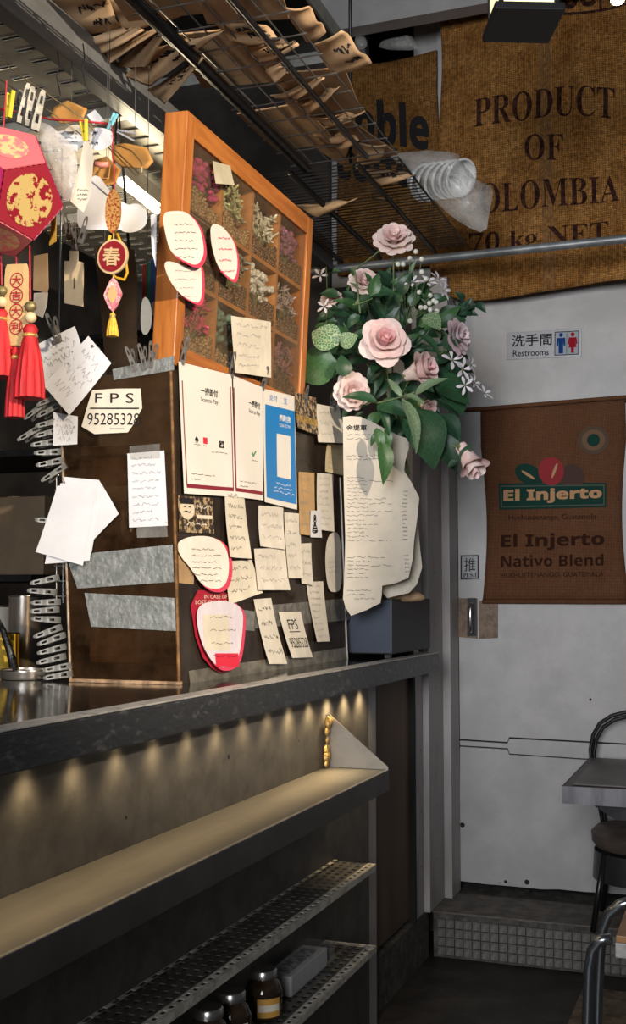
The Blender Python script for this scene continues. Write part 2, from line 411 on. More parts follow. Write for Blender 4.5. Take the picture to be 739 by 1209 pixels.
# LED strip under the overhang: diodes light the front in scallops
led = thing('led_strip', (-1.105, 2.4, 1.066), 'warm LED light strip hidden under the worktop overhang', 'light strip')
obj('strip', G().box(-1.117, -1.103, 1.0, 3.46, 1.076, 1.0795), mat('led tape', (.6,.6,.55), .5), led)
m_led = mat('led diode', (1, .80, .48), .4, emit=18)
d0 = None
ys = [1.2+.148*i for i in range(16)]
for i, y in enumerate(ys):
    if d0 is None: d0 = obj('diode', G().box(-1.113, -1.107, y-.004, y+.004, 1.073, 1.0759), m_led, led); yy = y
    else:
        o = d0.copy(); COL.objects.link(o); o.location = d0.location+Vec((0, y-yy, 0))
    l = lamp('led_lamp', 'SPOT', (-1.090, y, 1.066), 0.9 if i < 11 else (1.7 if i < 13 else 2.8), (1, .74, .40), (-1.118, y, .80), spot_size=R(125), spot_blend=1.0, shadow_soft_size=.015)

# drinks ledge
lg = thing('drinks_ledge', (-1.03, 2.0, .82), 'lit stainless steel ledge with folded lip on the counter front', 'shelf')
obj('tread', G().box(-1.119, -.938, .5, 3.116, .868, .873), m_steel, lg, bevel=.001)
obj('lip', G().box(-.938, -.934, .5, 3.116, .818, .8735), mat('dark steel lip', (.15,.14,.13), .45, metal=.8, var=.12, scale=6), lg, bevel=.001)
obj('lit_edge', G().box(-.9405, -.9335, .5, 3.116, .8737, .8752), mat('ledge highlight steel', (.55,.52,.46), .35, metal=.6, var=.2, scale=30), lg)  # thin strip added for the lip's lit-edge highlight, painted in pale steel
obj('underside', G().box(-1.119, -.939, .5, 3.113, .864, .8675), m_black, lg)
obj('end_gusset', G().prism([(-1.119, 3.112, .874), (-.936, 3.112, .874), (-.936, 3.112, .882), (-1.108, 3.112, 1.020), (-1.119, 3.112, 1.020)], (0, .004, 0)), m_steel, lg)
obj('end_lip', G().prism([(-1.119, 3.112, .818), (-.936, 3.112, .818), (-.936, 3.112, .8735), (-1.119, 3.112, .8735)], (0, .004, 0)), m_black, lg)
gt = G()
for z, r in [(1.0, .020), (.975, .014), (.95, .011), (.925, .017), (.905, .02), (.885, .013)]:
    gt.ball((-1.1085+random.uniform(-.002,.004), 3.095+random.uniform(-.004,.004), z), r, 7, 5, (.5, .8, .9))
obj('bracket_lump', gt, m_gold, lg, label='crumpled gold tape over the gusset hinge')

def perf(x0, x1, y0, y1, z, nx, ny, sx, sy, th=.002, skip=()):
    """sheet with real rectangular slots"""
    g = G(); px = (x1-x0)/nx; py = (y1-y0)/ny
    for i in range(nx):
        for j in range(ny):
            a, b, c, d = x0+i*px, x0+(i+1)*px, y0+j*py, y0+(j+1)*py
            cx, cy = (a+b)/2, (c+d)/2; e, f, h, k = cx-sx/2, cx+sx/2, cy-sy/2, cy+sy/2
            V = [(a,c,z),(b,c,z),(b,d,z),(a,d,z),(e,h,z),(f,h,z),(f,k,z),(e,k,z),(e,h,z-th),(f,h,z-th),(f,k,z-th),(e,k,z-th)]
            g.add(V, [(0,1,5,4),(1,2,6,5),(2,3,7,6),(3,0,4,7),(4,5,9,8),(5,6,10,9),(6,7,11,10),(7,4,8,11)])
    return g
m_perf = mat('perforated steel', (.20,.19,.17), .4, metal=.8, var=.3, scale=20)
m_perfe = mat('lit shelf edge', (.72,.67,.57), .4, metal=.2, col2=(.42,.38,.32), scale=40)  # highlight along the shelf lips is put into this pale colour
for z, x0, x1, ye, y0, nm, lb in [(.60, -1.117, -.990, 3.172, .9, 'perforated_shelf', 'upper perforated steel shelf under the drinks ledge'),
                                (.40, -1.117, -.965, 3.092, .9, 'perforated_shelf', 'lower perforated steel shelf carrying the glass jars')]:
    t = thing(nm, ((x0+x1)/2, 2.1, z-.02), lb, 'shelf')
    obj('shelf_sheet', perf(x0, x1-.002, y0, ye, z, 5 if z > .5 else 6, int((ye-y0)/.033), .012 if z > .5 else .013, .019), m_perf, t)
    obj('front_lip', G().box(x1-.003, x1, y0, ye, z-.016, z+.0005), m_perfe, t)
    obj('end_lip', G().box(x0, x1-.004, ye-.002, ye, z-.014, z), m_perfe, t)
    obj('edge_strip', perf(x1-.024, x1-.003, y0, ye-.001, z+.0012, 1, int((ye-y0)/.033), .009, .017, .001), m_perfe, t)
    if z > .5: obj('rear_strip', perf(x0+.001, x0+.013, y0, ye-.001, z+.004, 1, int((ye-y0)/.05), .010, .026, .001), m_perfe, t)
    else: obj('end_strip', perf(x0+.004, x1-.026, ye-.03, ye-.003, z+.0012, 5, 1, .015, .012, .001), m_perfe, t)

# ------------------------------------------------------------------ screens on the worktop
m_pane = pane_mat('smeared side pane', (.85,.74,.6), (.075,.042,.022), .05, .5, 5)
m_pane2 = pane_mat('dirty front pane', (.62,.5,.4), (.05,.038,.029), .30, .5, 6)
m_tape = mat('silver foil tape', (.33,.34,.325), .45, metal=.5, col2=(.22,.23,.215), scale=30, bump=.35, bscale=70)
m_clear = pane_mat('clear tape', (.86,.86,.84), (.6,.58,.54), .12, .25, 8)
m_paneedge = mat('pane edge', (.30,.20,.12), .4, var=.4, scale=40)
tz = 1.893
sp = thing('side_screen', (-1.36, 2.402, 1.1505), 'smeared clear side screen with silver tape standing across the worktop', 'screen')
g = G(); bl = SIDE.at(83, 806); tl = SIDE.at(70, 452); tr = SIDE.at(205, 432); br = SIDE.at(213, 806); bl.z = br.z = 1.1505
g.prism([bl, br, tr, tl], (0, .004, 0)); obj('pane', g, m_pane, sp)
def taped(par, pl, quad, lift=.0012, seed=1, nm='tape_strip', m=m_tape):
    s = Sheet(pl, quad, lift, wav=.0012, seed=seed); return obj(nm, s.mesh(8, 4), m, par, smooth=True)
taped(sp, SIDE, [(78, 656), (204, 643), (206, 687), (92, 695)], seed=1)
taped(sp, SIDE, [(100, 700), (207, 706), (208, 745), (108, 740)], seed=2)
taped(sp, SIDE, [(133, 436), (206, 420), (206, 437), (135, 449)], seed=3, lift=.0016)
obj('bottom_bead', G().box(bl.x, br.x, 2.394, 2.41, 1.1507, 1.158), m_paneedge, sp)
obj('left_channel', G().tube([bl+Vec((0,.002,0)), tl+Vec((0,.002,0))], .004, 6), mat('rusty edge', (.30,.24,.17), .5, metal=.5, col2=(.16,.10,.06), scale=40), sp)
wg = G()
for i in range(9):
    a = SIDE.at(76-i*.2, 560+i*18, -.012); wg.tube([a-Vec((.035,0,0)), a], .0011, 5)
for dx in (-.012, -.03): wg.tube([SIDE.at(76, 555, -.012)+Vec((dx,0,0)), SIDE.at(76, 712, -.012)+Vec((dx,0,0))], .0011, 5)
obj('wire_grid', wg, m_galv, sp, kind='stuff')
fp = thing('front_screen', (-1.235, 3.0, 1.1505), 'dirty clear front screen along the worktop, covered in notes', 'screen')
y0, y1 = 2.405, 3.612
def pn(y, z, l=0): return Vec((-1.225-.039*(z-1.15)+l, y, z))
obj('pane', G().frame_box(pn(y0, 1.1505, -.005), pn(y1, 1.1505, -.005)-pn(y0, 1.1505, -.005), pn(y0, tz, -.005)-pn(y0, 1.1505, -.005), Vec((.005, 0, 0))), m_pane2, fp)
taped(fp, PANE, [(222, 792), (410, 764), (411, 779), (224, 807)], seed=5, m=mat('bare metal strip', (.42,.38,.30), .35, metal=.8, var=.3, scale=20), nm='metal_strip')
taped(fp, PANE, [(262, 716), (300, 722), (300, 745), (264, 742)], seed=6, nm='tape_strip', m=m_tape)
taped(fp, PANE, [(300, 716), (412, 706), (412, 732), (300, 742)], seed=7, nm='tape_strip', m=mat('grey dull tape', (.20,.19,.17), .4, metal=.4, var=.3, scale=30, bump=.3))
taped(fp, PANE, [(208, 655), (228, 652), (228, 690), (208, 688)], seed=8, nm='cardboard_patch', m=mat('cardboard', (.34,.22,.11), .8, var=.15))
obj('corner_bead', G().tube([pn(2.405, 1.1505, .0), pn(2.405, tz, .0)], .0045, 6), m_paneedge, fp)
obj('end_bead', G().tube([pn(3.612, 1.1505, .0), pn(3.612, 1.75, .0)], .004, 6), mat('clear plastic edge', (.5,.48,.44), .2), fp)
st = G()
for px0, py0, px1, py1 in [(362, 640, 412, 646), (372, 655, 412, 659), (352, 548, 405, 566), (355, 540, 405, 555)]:
    st.tube([PANE.at(px0, py0, -.02), PANE.at(px1, py1, -.02)], .0015, 5)
obj('rear_wires', st, m_galv, fp, kind='stuff')

# things standing behind the screens: brown coffee machine with steel bands
mach = thing('kitchen_machine', (-1.46, 2.9, 1.151), 'dark brown machine dimly seen behind the side screen', 'machine')
obj('body', G().box(-1.60, -1.30, 2.62, 3.4, 1.18, 1.72), mat('brown enamel', (.10,.055,.03), .35, col2=(.016,.012,.009), scale=5, lo=.42, hi=.56), mach, bevel=.02)
obj('top_tray', G().box(-1.62, -1.29, 2.60, 3.42, 1.72, 1.745), m_steel, mach, bevel=.006)
obj('steel_band', G().box(-1.605, -1.296, 2.612, 2.62, 1.60, 1.64), m_steel, mach)
obj('group_head', G().lathe([(.03,0),(.035,.03),(.035,.07),(.02,.08)], (-1.44, 2.57, 1.5), 16), m_chrome, mach, smooth=True)
obj('handle', G().tube([(-1.44, 2.56, 1.52), (-1.40, 2.47, 1.50), (-1.38, 2.44, 1.49)], [.012,.013,.016], 8), m_black, mach, smooth=True)
for x in (-1.57, -1.33):
    for y in (2.66, 3.36): obj('foot', G().lathe([(.015,0),(.02,.03)], (x, y, 1.151), 10), m_black, mach)

# ------------------------------------------------------------------ steel spring clips
m_clip = mat('clip steel', (.28,.27,.245), .34, metal=.6, var=.15, scale=90)
m_clipd = mat('dark clip steel', (.15,.14,.13), .3, metal=.5, var=.2, scale=90)
def arm_mesh(sg):
    # long plate with two slots, profile leaning out from the jaw; L = away from the grip
    prof = [(-.006,.0022),(.004,.0030),(.006,.0034),(.020,.0062),(.023,.0070),(.034,.0090),(.037,.0098),(.050,.0132),(.053,.0140),(.060,.0150)]
    half = [.0068,.0072,.0072,.0066,.0064,.0060,.0058,.0052,.0048,.0028]
    slot = {2:(.0024,.0024), 5:None, 7:None}
    g = G()
    def pt(i, w, t): L_, N_ = prof[i]; return Vec((L_, w, sg*(N_+t)))
    for i in range(len(prof)-1):
        h0, h1 = half[i], half[i+1]; hole = i in (2, 6)
        cols = [(-1,-.42),(.42,1)] if hole else [(-1,-.42),(-.42,.42),(.42,1)]
        for a, b in cols:
            V = []
            for t in (0, .0009): V += [pt(i, h0*a, t), pt(i+1, h1*a, t), pt(i+1, h1*b, t), pt(i, h0*b, t)]
            F = [(0,1,2,3),(7,6,5,4),(0,4,5,1),(2,6,7,3),(1,5,6,2),(3,7,4,0)]
            g.add(V, F)
    return g
def make_clip(m):
    r = thing('spring_clip', (0,0,0))
    for sg in (1, -1): obj('clip_arm', arm_mesh(sg), m, r)
    s = G()
    pts = [Vec((.0225+.0042*math.cos(t), -.0055+.011*t/(6*PI), .0042*math.sin(t)*1.2)) for t in [i*PI/5 for i in range(31)]]
    s.tube(pts, .0008, 4); obj('coil_spring', s, m, r)
    return r
clip_b = make_clip(m_clip); clip_d = make_clip(m_clipd)
_used = {}
def put_clip(proto, o, L, N, label, group, sc=1.0):
    L = Vec(L).normalized(); N = (Vec(N)-L*Vec(N).dot(L)).normalized(); Wd = N.cross(L)
    M = Matrix(((L.x*sc, Wd.x*sc, N.x*sc, o[0]), (L.y*sc, Wd.y*sc, N.y*sc, o[1]), (L.z*sc, Wd.z*sc, N.z*sc, o[2]), (0,0,0,1)))
    if proto.name not in _used: c = proto; _used[proto.name] = 1
    else: c = clone(proto)
    c.matrix_basis = M
    setp(c, label, 'clip', group); return c
# column along the left edge of the side screen (pixel centres from the photo's frame, tilt in degrees)
S_ = .3475
colA = [(150,62,28),(167,92,24),(115,134,38),(165,128,28),(168,170,12),(98,208,30),(163,203,14),(153,238,8),(165,270,2),(170,305,10),(178,345,32)]
colB = [(168,502,-4)]
colC = [(150,706,12),(142,743,-4),(155,780,2),(150,808,4),(155,838,-3),(160,882,20),(172,908,20),(175,942,14),(173,975,14),(195,1003,10),(197,1030,10)]
def col_clips(lst, text, grp):
    for i, (a, b, t) in enumerate(lst):
        px, py = a*S_, 440+b*S_
        c = SIDE.at(px+14, py-14*math.tan(R(t)), -.002 + (.004 if i % 2 else 0)*0)
        c.y -= .0006*(i % 3)
        L = Vec((-math.cos(R(t)), 0, -math.sin(R(t))))
        put_clip(clip_b, c, L, (0,-1,0), text % ORD[i], grp, 1.08)
col_clips(colA, 'steel clip, %s from the top in the upper run down the side screen edge', 'clips on the side screen edge')
col_clips(colB, 'steel clip alone on the screen edge beside the blank white papers, the %s', 'clips on the side screen edge')
bpy.data.objects  # keep
col_clips(colC, 'steel clip, %s from the top in the lower run above the worktop', 'clips on the side screen edge')
for o in bpy.data.objects:
    if o.get('label', '').endswith('papers, the first'): o['label'] = 'lone steel clip holding the stack of blank white papers on the screen edge'

# ------------------------------------------------------------------ paper
m_paper = mat('white paper', (.63,.625,.64), .8, var=.04, scale=10)
m_cream = mat('cream paper', (.64,.58,.47), .8, var=.08, scale=12)
m_recpt = mat('receipt paper', (.66,.61,.52), .7, var=.08, scale=14)
m_yel = mat('yellowed paper', (.55,.45,.27), .8, var=.1, scale=14)
m_tan = mat('tan paper', (.46,.29,.13), .8, var=.1)
m_lam = mat('laminated white card', (.76,.72,.66), .28, var=.03, scale=6)
m_ink = mat('black ink', (.022,.02,.022), .9, spec=.05)
m_pen = mat('pencil grey', (.28,.27,.28), .8)
m_redp = mat('red print', (.62,.02,.05), .6)
m_maroon = mat('maroon print', (.22,.015,.03), .5)
m_blue = mat('blue print', (.012,.19,.52), .35)
m_white_ink = mat('white print', (.8,.8,.8), .5)
m_red_ink = mat('red pen', (.6,.04,.08), .7)
m_green_ink = mat('green print', (.05,.25,.08), .7)
NS = [0]
def note(quad, m, label, plane=PANE, rows=None, lift=None, curl=.006, side=0.0, wav=.003, ink=None, name='paper_note', grp='notes on the front screen', nu=4, nv=6, wd=.0012, cat='note'):
    NS[0] += 1; k = NS[0]
    s = Sheet(plane, quad, (.0016+.0003*(k % 4)) if lift is None else lift, curl, side, wav, k)
    o = obj(name, s.mesh(nu, nv), m, None, label, cat, grp, smooth=True)
    if rows is not None:
        r = [(1-(i+.7)/(rows+.6), .12, random.uniform(.6,.9), .45/(rows+1)) for i in range(rows)]
        obj('handwriting', s.scrib(r, wd, .0008, k), ink or m_pen, o, kind='stuff')
    return o, s

# three laminated payment signs (code squares left blank)
def sign(quad, label, text_box, kind):
    o, s = note(quad, m_lam, label, lift=.0045, curl=.004, wav=.003, name='payment_sign', grp='payment signs', nu=6, nv=8, cat='sign')
    if kind < 2:
        obj('bottom_band', s.patch(.05 if kind == 0 else 0, .045, .97, .075), m_maroon, o)
        obj('border_line', s.patch(.045, .06, .062, .86), m_maroon, o) if kind == 0 else None
        obj('border_line', s.patch(.955, .06, .972, .9), m_maroon, o) if kind == 0 else None
        a = text_box
        obj('lettering', s.text('一掃即付', (a[0], a[1], a[2], a[3]), bold=.02), m_ink, o)
        obj('lettering', s.text('Scan to Pay', (a[0], a[1]-.065, a[2], a[1]-.02)), m_ink, o)
    return o, s
o, s = sign([(208.7,427),(271.5,443),(274,587),(212.4,583)], 'white payment sign with maroon border, nearest of the three hung signs', (.38,.785,.70,.845), 0)
obj('logo', s.text('♠', (.24,.40,.31,.45)), m_ink, o); obj('logo_badge', s.patch(.40,.40,.48,.45), m_redp, o); obj('logo', s.text('☯', (.70,.385,.80,.44)), m_ink, o)
obj('fine_print', s.scrib([(.345,.55,.86,.012),(.385,.22,.34,.01),(.385,.40,.48,.008),(.155,.14,.60,.012),(.115,.14,.32,.012)], .0012, seed=3), m_ink, o, kind='stuff')
o, s = sign([(273,443.5),(308,457.5),(307.6,591),(274.6,587)], 'white payment sign in the middle, between the maroon bordered and blue ones', (.52,.79,.90,.85), 1)
obj('logo', s.text('✔', (.60,.36,.76,.42)), m_green_ink, o)
obj('fine_print', s.scrib([(.33,.58,.80,.01),(.135,.14,.80,.012),(.095,.14,.40,.012)], .0012, seed=4), m_ink, o, kind='stuff')
obj('border_line', s.patch(.0,.06,.03,.9), m_maroon, o)
o, s = sign([(309,459),(346,468),(347,602),(308,593)], 'blue and white payment sign, farthest of the three hung signs', (0,0,1,1), 2)
obj('blue_field', s.patch(.06,.045,.98,.865, nu=6, nv=8), m_blue, o)
obj('white_panel', s.patch(.40,.25,.82,.63, e=.0009), m_lam, o)
obj('lettering', s.text('掃碼付款', (.48,.745,.84,.805), e=.001, bold=.02), m_white_ink, o)
obj('lettering', s.text('SCAN TO PAY', (.48,.695,.84,.725), e=.001), m_white_ink, o)
obj('fine_print', s.scrib([(.19,.36,.82,.018),(.155,.30,.9,.018),(.12,.28,.92,.018)], .0016, .001, 5), m_white_ink, o, kind='stuff')
obj('logo', s.text('支付', (.18,.91,.42,.965)), m_blue, o); obj('logo', s.text('支', (.62,.905,.74,.965)), m_blue, o)

# dark patterned postcards
m_dcard = mat('dark patterned card', (.03,.02,.015), .4, col2=(.42,.30,.16), scale=70, lo=.5, hi=.58)
o, s = note([(345.6,463),(371,470),(369.6,514),(344.7,506)], m_dcard, 'dark bean patterned card with a gold band, clipped beside the blue sign', lift=.006, curl=.01)
obj('gold_band', s.patch(0,.22,1,.40), m_gold, o)
o, s = note([(209,585),(250.7,588),(250.7,630),(210,628.5)], m_dcard, 'dark square card with a pale moustached face', curl=.002, wav=.001)
obj('face', s.text('●', (.04,.36,.44,.92)), mat('pale print', (.62,.54,.40), .6), o)
obj('hair', s.patch(.07,.78,.41,.95, e=.0009), m_ink, o)
obj('eye', s.patch(.14,.69,.20,.72, e=.0012, nu=1, nv=1), m_ink, o); obj('eye', s.patch(.27,.69,.33,.72, e=.0012, nu=1, nv=1), m_ink, o)
obj('moustache', s.text('～', (.13,.54,.35,.60), e=.0012, bold=.06), m_ink, o)
obj('title_band', s.patch(.50,.40,.96,.50), m_cream, o)
obj('title_lettering', s.scrib([(.72,.5,.94,.12),(.25,.2,.8,.1)], .0025, .0009, 8), m_cream, o, kind='stuff')
# plain notes and receipts
note([(371,477),(397,482),(404,524),(369,522.7)], m_recpt, 'white note clipped right of the bean card, faint drawing', rows=3, lift=.007, curl=.012, side=.004)
note([(385.4,524),(404.7,526),(403,561.6),(380,557)], m_yel, 'small yellowed note between the clipped white note and the long printed menu', rows=5)
note([(352,557),(370.5,558.5),(369,633),(350.5,631)], m_tan, 'narrow tan paper strip right of the blue sign', rows=5)
note([(373.6,558.5),(393,560),(391,628),(372,625)], m_recpt, 'narrow white receipt right of the tan strip', rows=8)
o, s = note([(363.7,603),(376,603),(376,635),(363,634.5)], m_paper, 'tiny white card with a black figure over the tan strip', lift=.008, curl=.001)
obj('figure_print', s.text('♟', (.15,.15,.6,.85)), m_ink, o)
note([(262,576),(285,578),(289.6,660),(264.7,658)], m_cream, 'long cream handwritten strip hanging below the bordered payment sign', rows=6, ink=m_ink, lift=.007, wav=.006)
note([(304.5,597),(333.8,599),(333,649),(303.6,645)], m_recpt, 'square grey note under the blue sign in a plastic sleeve', rows=3)
note([(333.8,605),(352,606.5),(353.4,683),(335.6,683)], m_recpt, 'tall pale receipt right of the plastic sleeved note', rows=5, lift=.0045)
note([(264.7,663),(296,661),(306.7,700),(266,714)], m_cream, 'tilted cream note with big pencil letters beside the upper sleeve card', rows=3, ink=m_ink)
note([(298,648),(334.7,647),(338,697),(299.5,697)], m_recpt, 'square white note with pencil doodle in the middle of the screen', rows=3, lift=.004, curl=.009)
note([(353.4,642),(366.8,641),(366,691),(352.4,689)], m_recpt, 'short pale note right of the tall pale receipt', rows=3)
NS[0] += 1
s = PolySheet(PANE, [(386,630),(400,627),(402,660),(401,696),(392,700),(384,697),(382,660)], .0025, .006).smoothuv(2)
o = obj('paper_note', s.mesh(), m_recpt, None, 'rounded pale note beside the long printed menu', 'note', 'notes on the front screen', smooth=True)
obj('handwriting', s.scrib([(.5,.2,.8,.05),(.42,.2,.7,.05),(.34,.2,.75,.05)], seed=9), m_pen, o, kind='stuff')
note([(360.5,687),(380.5,686.4),(384.5,757.4),(369,758)], m_recpt, 'slanted white receipt hanging low near the screen end', rows=9, curl=.01)
note([(298,707.6),(319,706),(333,784),(312,784)], m_recpt, 'long slanted receipt with a scribble, lowest left of the receipts', rows=4, curl=.012, ink=m_ink)
o, s = note([(327,723),(353.4,722),(363.6,776),(338.8,777)], m_recpt, 'white payment number note hanging lowest on the front screen', curl=.012, lift=.004)
obj('lettering', s.text('FPS', (.28,.62,.72,.84)), m_ink, o); obj('rule_line', s.patch(.24,.56,.76,.58), m_ink, o); obj('lettering', s.text('95285328', (.12,.22,.96,.44)), m_ink, o)

# cup sleeve shaped cards with pink-red rims
m_slv = mat('sleeve card', (.72,.67,.60), .6, var=.05); m_slvr = mat('sleeve red rim', (.62,.05,.10), .5); m_slvp = mat('pale sleeve back', (.66,.60,.66), .5, var=.06)
def sleeve(plane, poly, label, rows=5, lift=.004, rim=(.05,-.035), curl=.010, front=m_slv, ink=m_ink, back=m_slvr, sc=.955, wd=.0012):
    s = PolySheet(plane, poly, lift, curl, .004).smoothuv(2)
    o = obj('sleeve_card', s.mesh(), back, None, label, 'card', 'cup sleeve cards', smooth=True)
    obj('card_face', s.mesh(4, sc, (-rim[0], -rim[1]), .0007), front, o, smooth=True)
    r = [(.78-i*.56/max(rows-1, 1), .24, .68+.08*(i % 2), .035) for i in range(rows)]
    obj('handwriting', s.scrib(r, wd, .0014, len(label)), ink, o, kind='stuff')
    return o, s
sleeve(PANE, [(207,643),(222,634),(250,634),(266,645),(271,665),(267,690),(255,701),(235,697),(222,672),(212,660)], 'rounded sleeve card full of black writing, upper one on the front screen', 6)
s = PolySheet(PANE, [(221,697),(262,697),(283,715),(280,770),(268,793),(250,795),(230,770)], .003, .006).smoothuv(1)
o = obj('sleeve_card', s.mesh(), mat('crimson card', (.36,.012,.03), .5), None, 'crimson printed card behind the lower sleeve card', 'card', 'cup sleeve cards', smooth=True)
obj('lettering', s.text('IN CASE OF', (.28,.90,.72,.945)), m_cream, o); obj('lettering', s.text('LOST CHILDHOOD', (.12,.83,.85,.88)), m_cream, o)
o, s = sleeve(PANE, [(229,722),(240,712),(270,711),(285,722),(284,745),(278,778),(268,791),(250,793),(238,775),(231,750)], 'rounded sleeve card with a lilac and red end, lower one on the front screen', 4, lift=.009, front=m_slvp, sc=.97)
obj('paper_slip', s.patch(.10,.30,.62,.82, e=.0012), m_cream, o); obj('red_patch', s.patch(.30,.07,.78,.26, e=.0012), m_redp, o)
sleeve(CASE, [(187,253),(200,250),(216,251),(231,268),(235,290),(234,306),(224,319),(210,313),(194,302),(190,280)], 'shaded sleeve card taped on the corner of the wooden case, upper of two', 5, lift=.012, curl=.012)
sleeve(CASE, [(190,308),(208,312),(222,319),(235,311),(236,337),(231,362),(219,359),(205,348),(194,328)], 'sunlit sleeve card under the other on the wooden case corner', 4, lift=.008, ink=m_pen, curl=.01)
sleeve(CASE, [(244.7,266),(256,266),(267,278),(274,292),(276,314),(270.6,336),(262,331),(252,320),(247,300),(245,285)], 'sleeve card with red handwriting taped on the case glass', 4, lift=.010, ink=m_red_ink, wd=.0022)
note([(267.8,373),(315,380),(313.6,446),(270,440)], m_cream, 'square cream note on the lower part of the case glass', CASE, rows=5, lift=.012, curl=.004, grp=None, wd=.0014)
note([(249,190),(270,196),(273,219),(250,217)], mat('old card', (.45,.40,.28), .7, var=.1), 'small blank pale card on the case glass, top left', CASE, lift=.004, curl=.006, grp=None)

# notes on the side screen
def poly_note(plane, poly, m, label, lift=.002, curl=.004, sm=0, wav=.002, grp='notes on the side screen', name='paper_note'):
    s = PolySheet(plane, poly, lift, curl, 0, wav, len(label))
    if sm: s.smoothuv(sm)
    return obj(name, s.mesh(), m, None, label, 'note', grp, smooth=True), s
o, s = poly_note(SIDE, [(110,461),(140,459),(167,459),(169,482),(160,500),(153,511),(133,512),(114,513),(98,504),(103,485)], m_cream, 'rounded cream payment number note on the side screen', .003)
obj('lettering', s.text('F P S', (.22,.68,.86,.90)), m_ink, o); obj('rule_line', s.patch(.14,.55,.95,.58, e=.0009), m_ink, o); obj('lettering', s.text('95285328', (.10,.20,.96,.46)), m_ink, o); obj('rule_line', s.patch(.48,.11,.72,.125, e=.0009), m_ink, o)
o, s = note([(151,535.6),(194.6,532),(199,620.7),(153.6,623)], m_paper, 'white handwritten list taped to the side screen', SIDE, rows=9, curl=.002, wav=.001, grp='notes on the side screen')
obj('tape', Sheet(SIDE, [(154,527),(190,524),(190,541),(154,543)], .0045).mesh(2, 2), m_clear, o); obj('tape', Sheet(SIDE, [(162,618),(198,616),(199,634),(163,635)], .0045).mesh(2, 2), m_clear, o)
for i, (q, lb) in enumerate([([(76,563),(118,567),(143,607),(101,650)], 'blank white sheet turned diamondwise, rearmost of the clipped stack'),
    ([(79,569),(122,576),(112,652),(66,662)], 'blank white sheet behind the front two of the clipped stack'),
    ([(74,571),(118,573),(110,662),(57,666)], 'blank white sheet second from the front of the clipped stack'),
    ([(71,574),(116,577),(103,668),(47,652)], 'blank white sheet at the front of the clipped stack')]):
    note(q, m_paper, lb, SIDE, lift=.004+.0025*i, curl=.006, wav=.002, grp='clipped blank papers', name='paper_sheet', cat='paper')
for q, lb, lf in [([(64,487),(93,492),(94,525),(66,527)], 'white doodled card hanging lowest under the sketched cards', .004),
              ([(44,409),(91,386),(106,428),(58,462)], 'white sketched card at the left under the big steel clip', .010),
              ([(108,398),(135,430),(88,492),(56,456)], 'white sketched card turned cornerwise with heart doodles', .014)]:
    o, s = note(q, m_paper, lb, SIDE, lift=lf, curl=.006, grp='sketched cards', cat='card')
    obj('doodle', s.scrib([(.8,.15,.8,.16),(.6,.1,.9,.14),(.42,.15,.8,.2),(.2,.2,.7,.16)], .001, .0008, int(lf*1000)), m_pen, o, kind='stuff')
c = SIDE.at(73, 403, .016); put_clip(clip_b, c, (-.35, 0, .95), (0,-1,0), 'large steel clip pinching the sketched cards', 'clips along the screen tops', 1.15)
# clips along the tops
for i, (px, py, tilt, lb) in enumerate([(213,428,.10,'dark clip at the corner, holding the nearest payment sign'),(271,444,-.06,'dark clip between the two white payment signs'),
        (308,459,.12,'dark clip between the middle and blue payment signs'),(358,479,-.1,'dark clip over the bean patterned card'),(391,487,.05,'dark clip nearer of the pair above the printed menu'),(402,494,-.08,'dark clip farther of the pair above the printed menu')]):
    c = PANE.at(px, py, .003)
    put_clip(clip_d, c, (.1, tilt, 1), (.8, -.6, -.05), lb, 'clips along the screen tops', 1.05)
for px, py, t, lb in [(120,434,-.35,'steel clip far left on the silver taped screen top'),(160,436,-.35,'steel clip second along the silver taped screen top'),(172,434,-.2,'steel clip third along the silver taped screen top'),(179,432,.1,'steel clip nearest the wooden case on the silver taped top')]:
    put_clip(clip_b, SIDE.at(px, py, .001), (t, 0, 1), (0,-1,0), lb, 'clips along the screen tops', .95)

# ------------------------------------------------------------------ wooden display case
m_wood = mat('orange varnished wood', (.44,.155,.032), .35, col2=(.30,.088,.016), scale=7, lo=.38, hi=.66, stretch=(9,.7,9), bump=.04)
m_woodv = mat('orange varnished post', (.44,.155,.032), .35, col2=(.30,.088,.016), scale=7, lo=.38, hi=.66, stretch=(9,9,.7), bump=.04)
m_woodd = mat('case divider wood', (.50,.22,.07), .45, var=.2, scale=16)
cy0, cy1, cz0, cz1 = 2.427, 3.296, 1.905, 2.525
vup = Vec((.0516, 0, 1)).normalized(); nrm = Vec((1, 0, -.0516)).normalized(); vy = Vec((0,1,0)); Hc = (cz1-cz0)/vup.z; Lc = cy1-cy0
O = Vec((-1.257, cy0, cz0))
dc = thing('display_case', O+Vec((-.03, Lc/2, 0)), 'orange wooden display case with glazed compartments of beans and dried flowers', 'display case')
def cb(u0, u1, v0, v1, w0, w1): return G().frame_box(O+vy*u0+vup*v0+nrm*w0, vy*(u1-u0), vup*(v1-v0), nrm*(w1-w0))
D = .062; fr = .042
obj('frame_side', cb(0, fr, 0, Hc, -D, 0), m_woodv, dc, bevel=.003); obj('frame_side', cb(Lc-fr, Lc, 0, Hc, -D, 0), m_woodv, dc, bevel=.003)
obj('frame_rail', cb(fr, Lc-fr, Hc-.055, Hc, -D, -.0005), m_wood, dc, bevel=.002); obj('frame_rail', cb(fr, Lc-fr, 0, .05, -D, -.0005), m_wood, dc, bevel=.002)
obj('back_board', cb(fr, Lc-fr, .05, Hc-.055, -D, -D+.006), mat('dark case back', (.022,.018,.015), .7, col2=(.05,.05,.04), scale=5), dc)
cols = [fr+(Lc-2*fr)*k/4 for k in range(5)]; rows_ = [.05+(Hc-.105)*k/3 for k in range(4)]
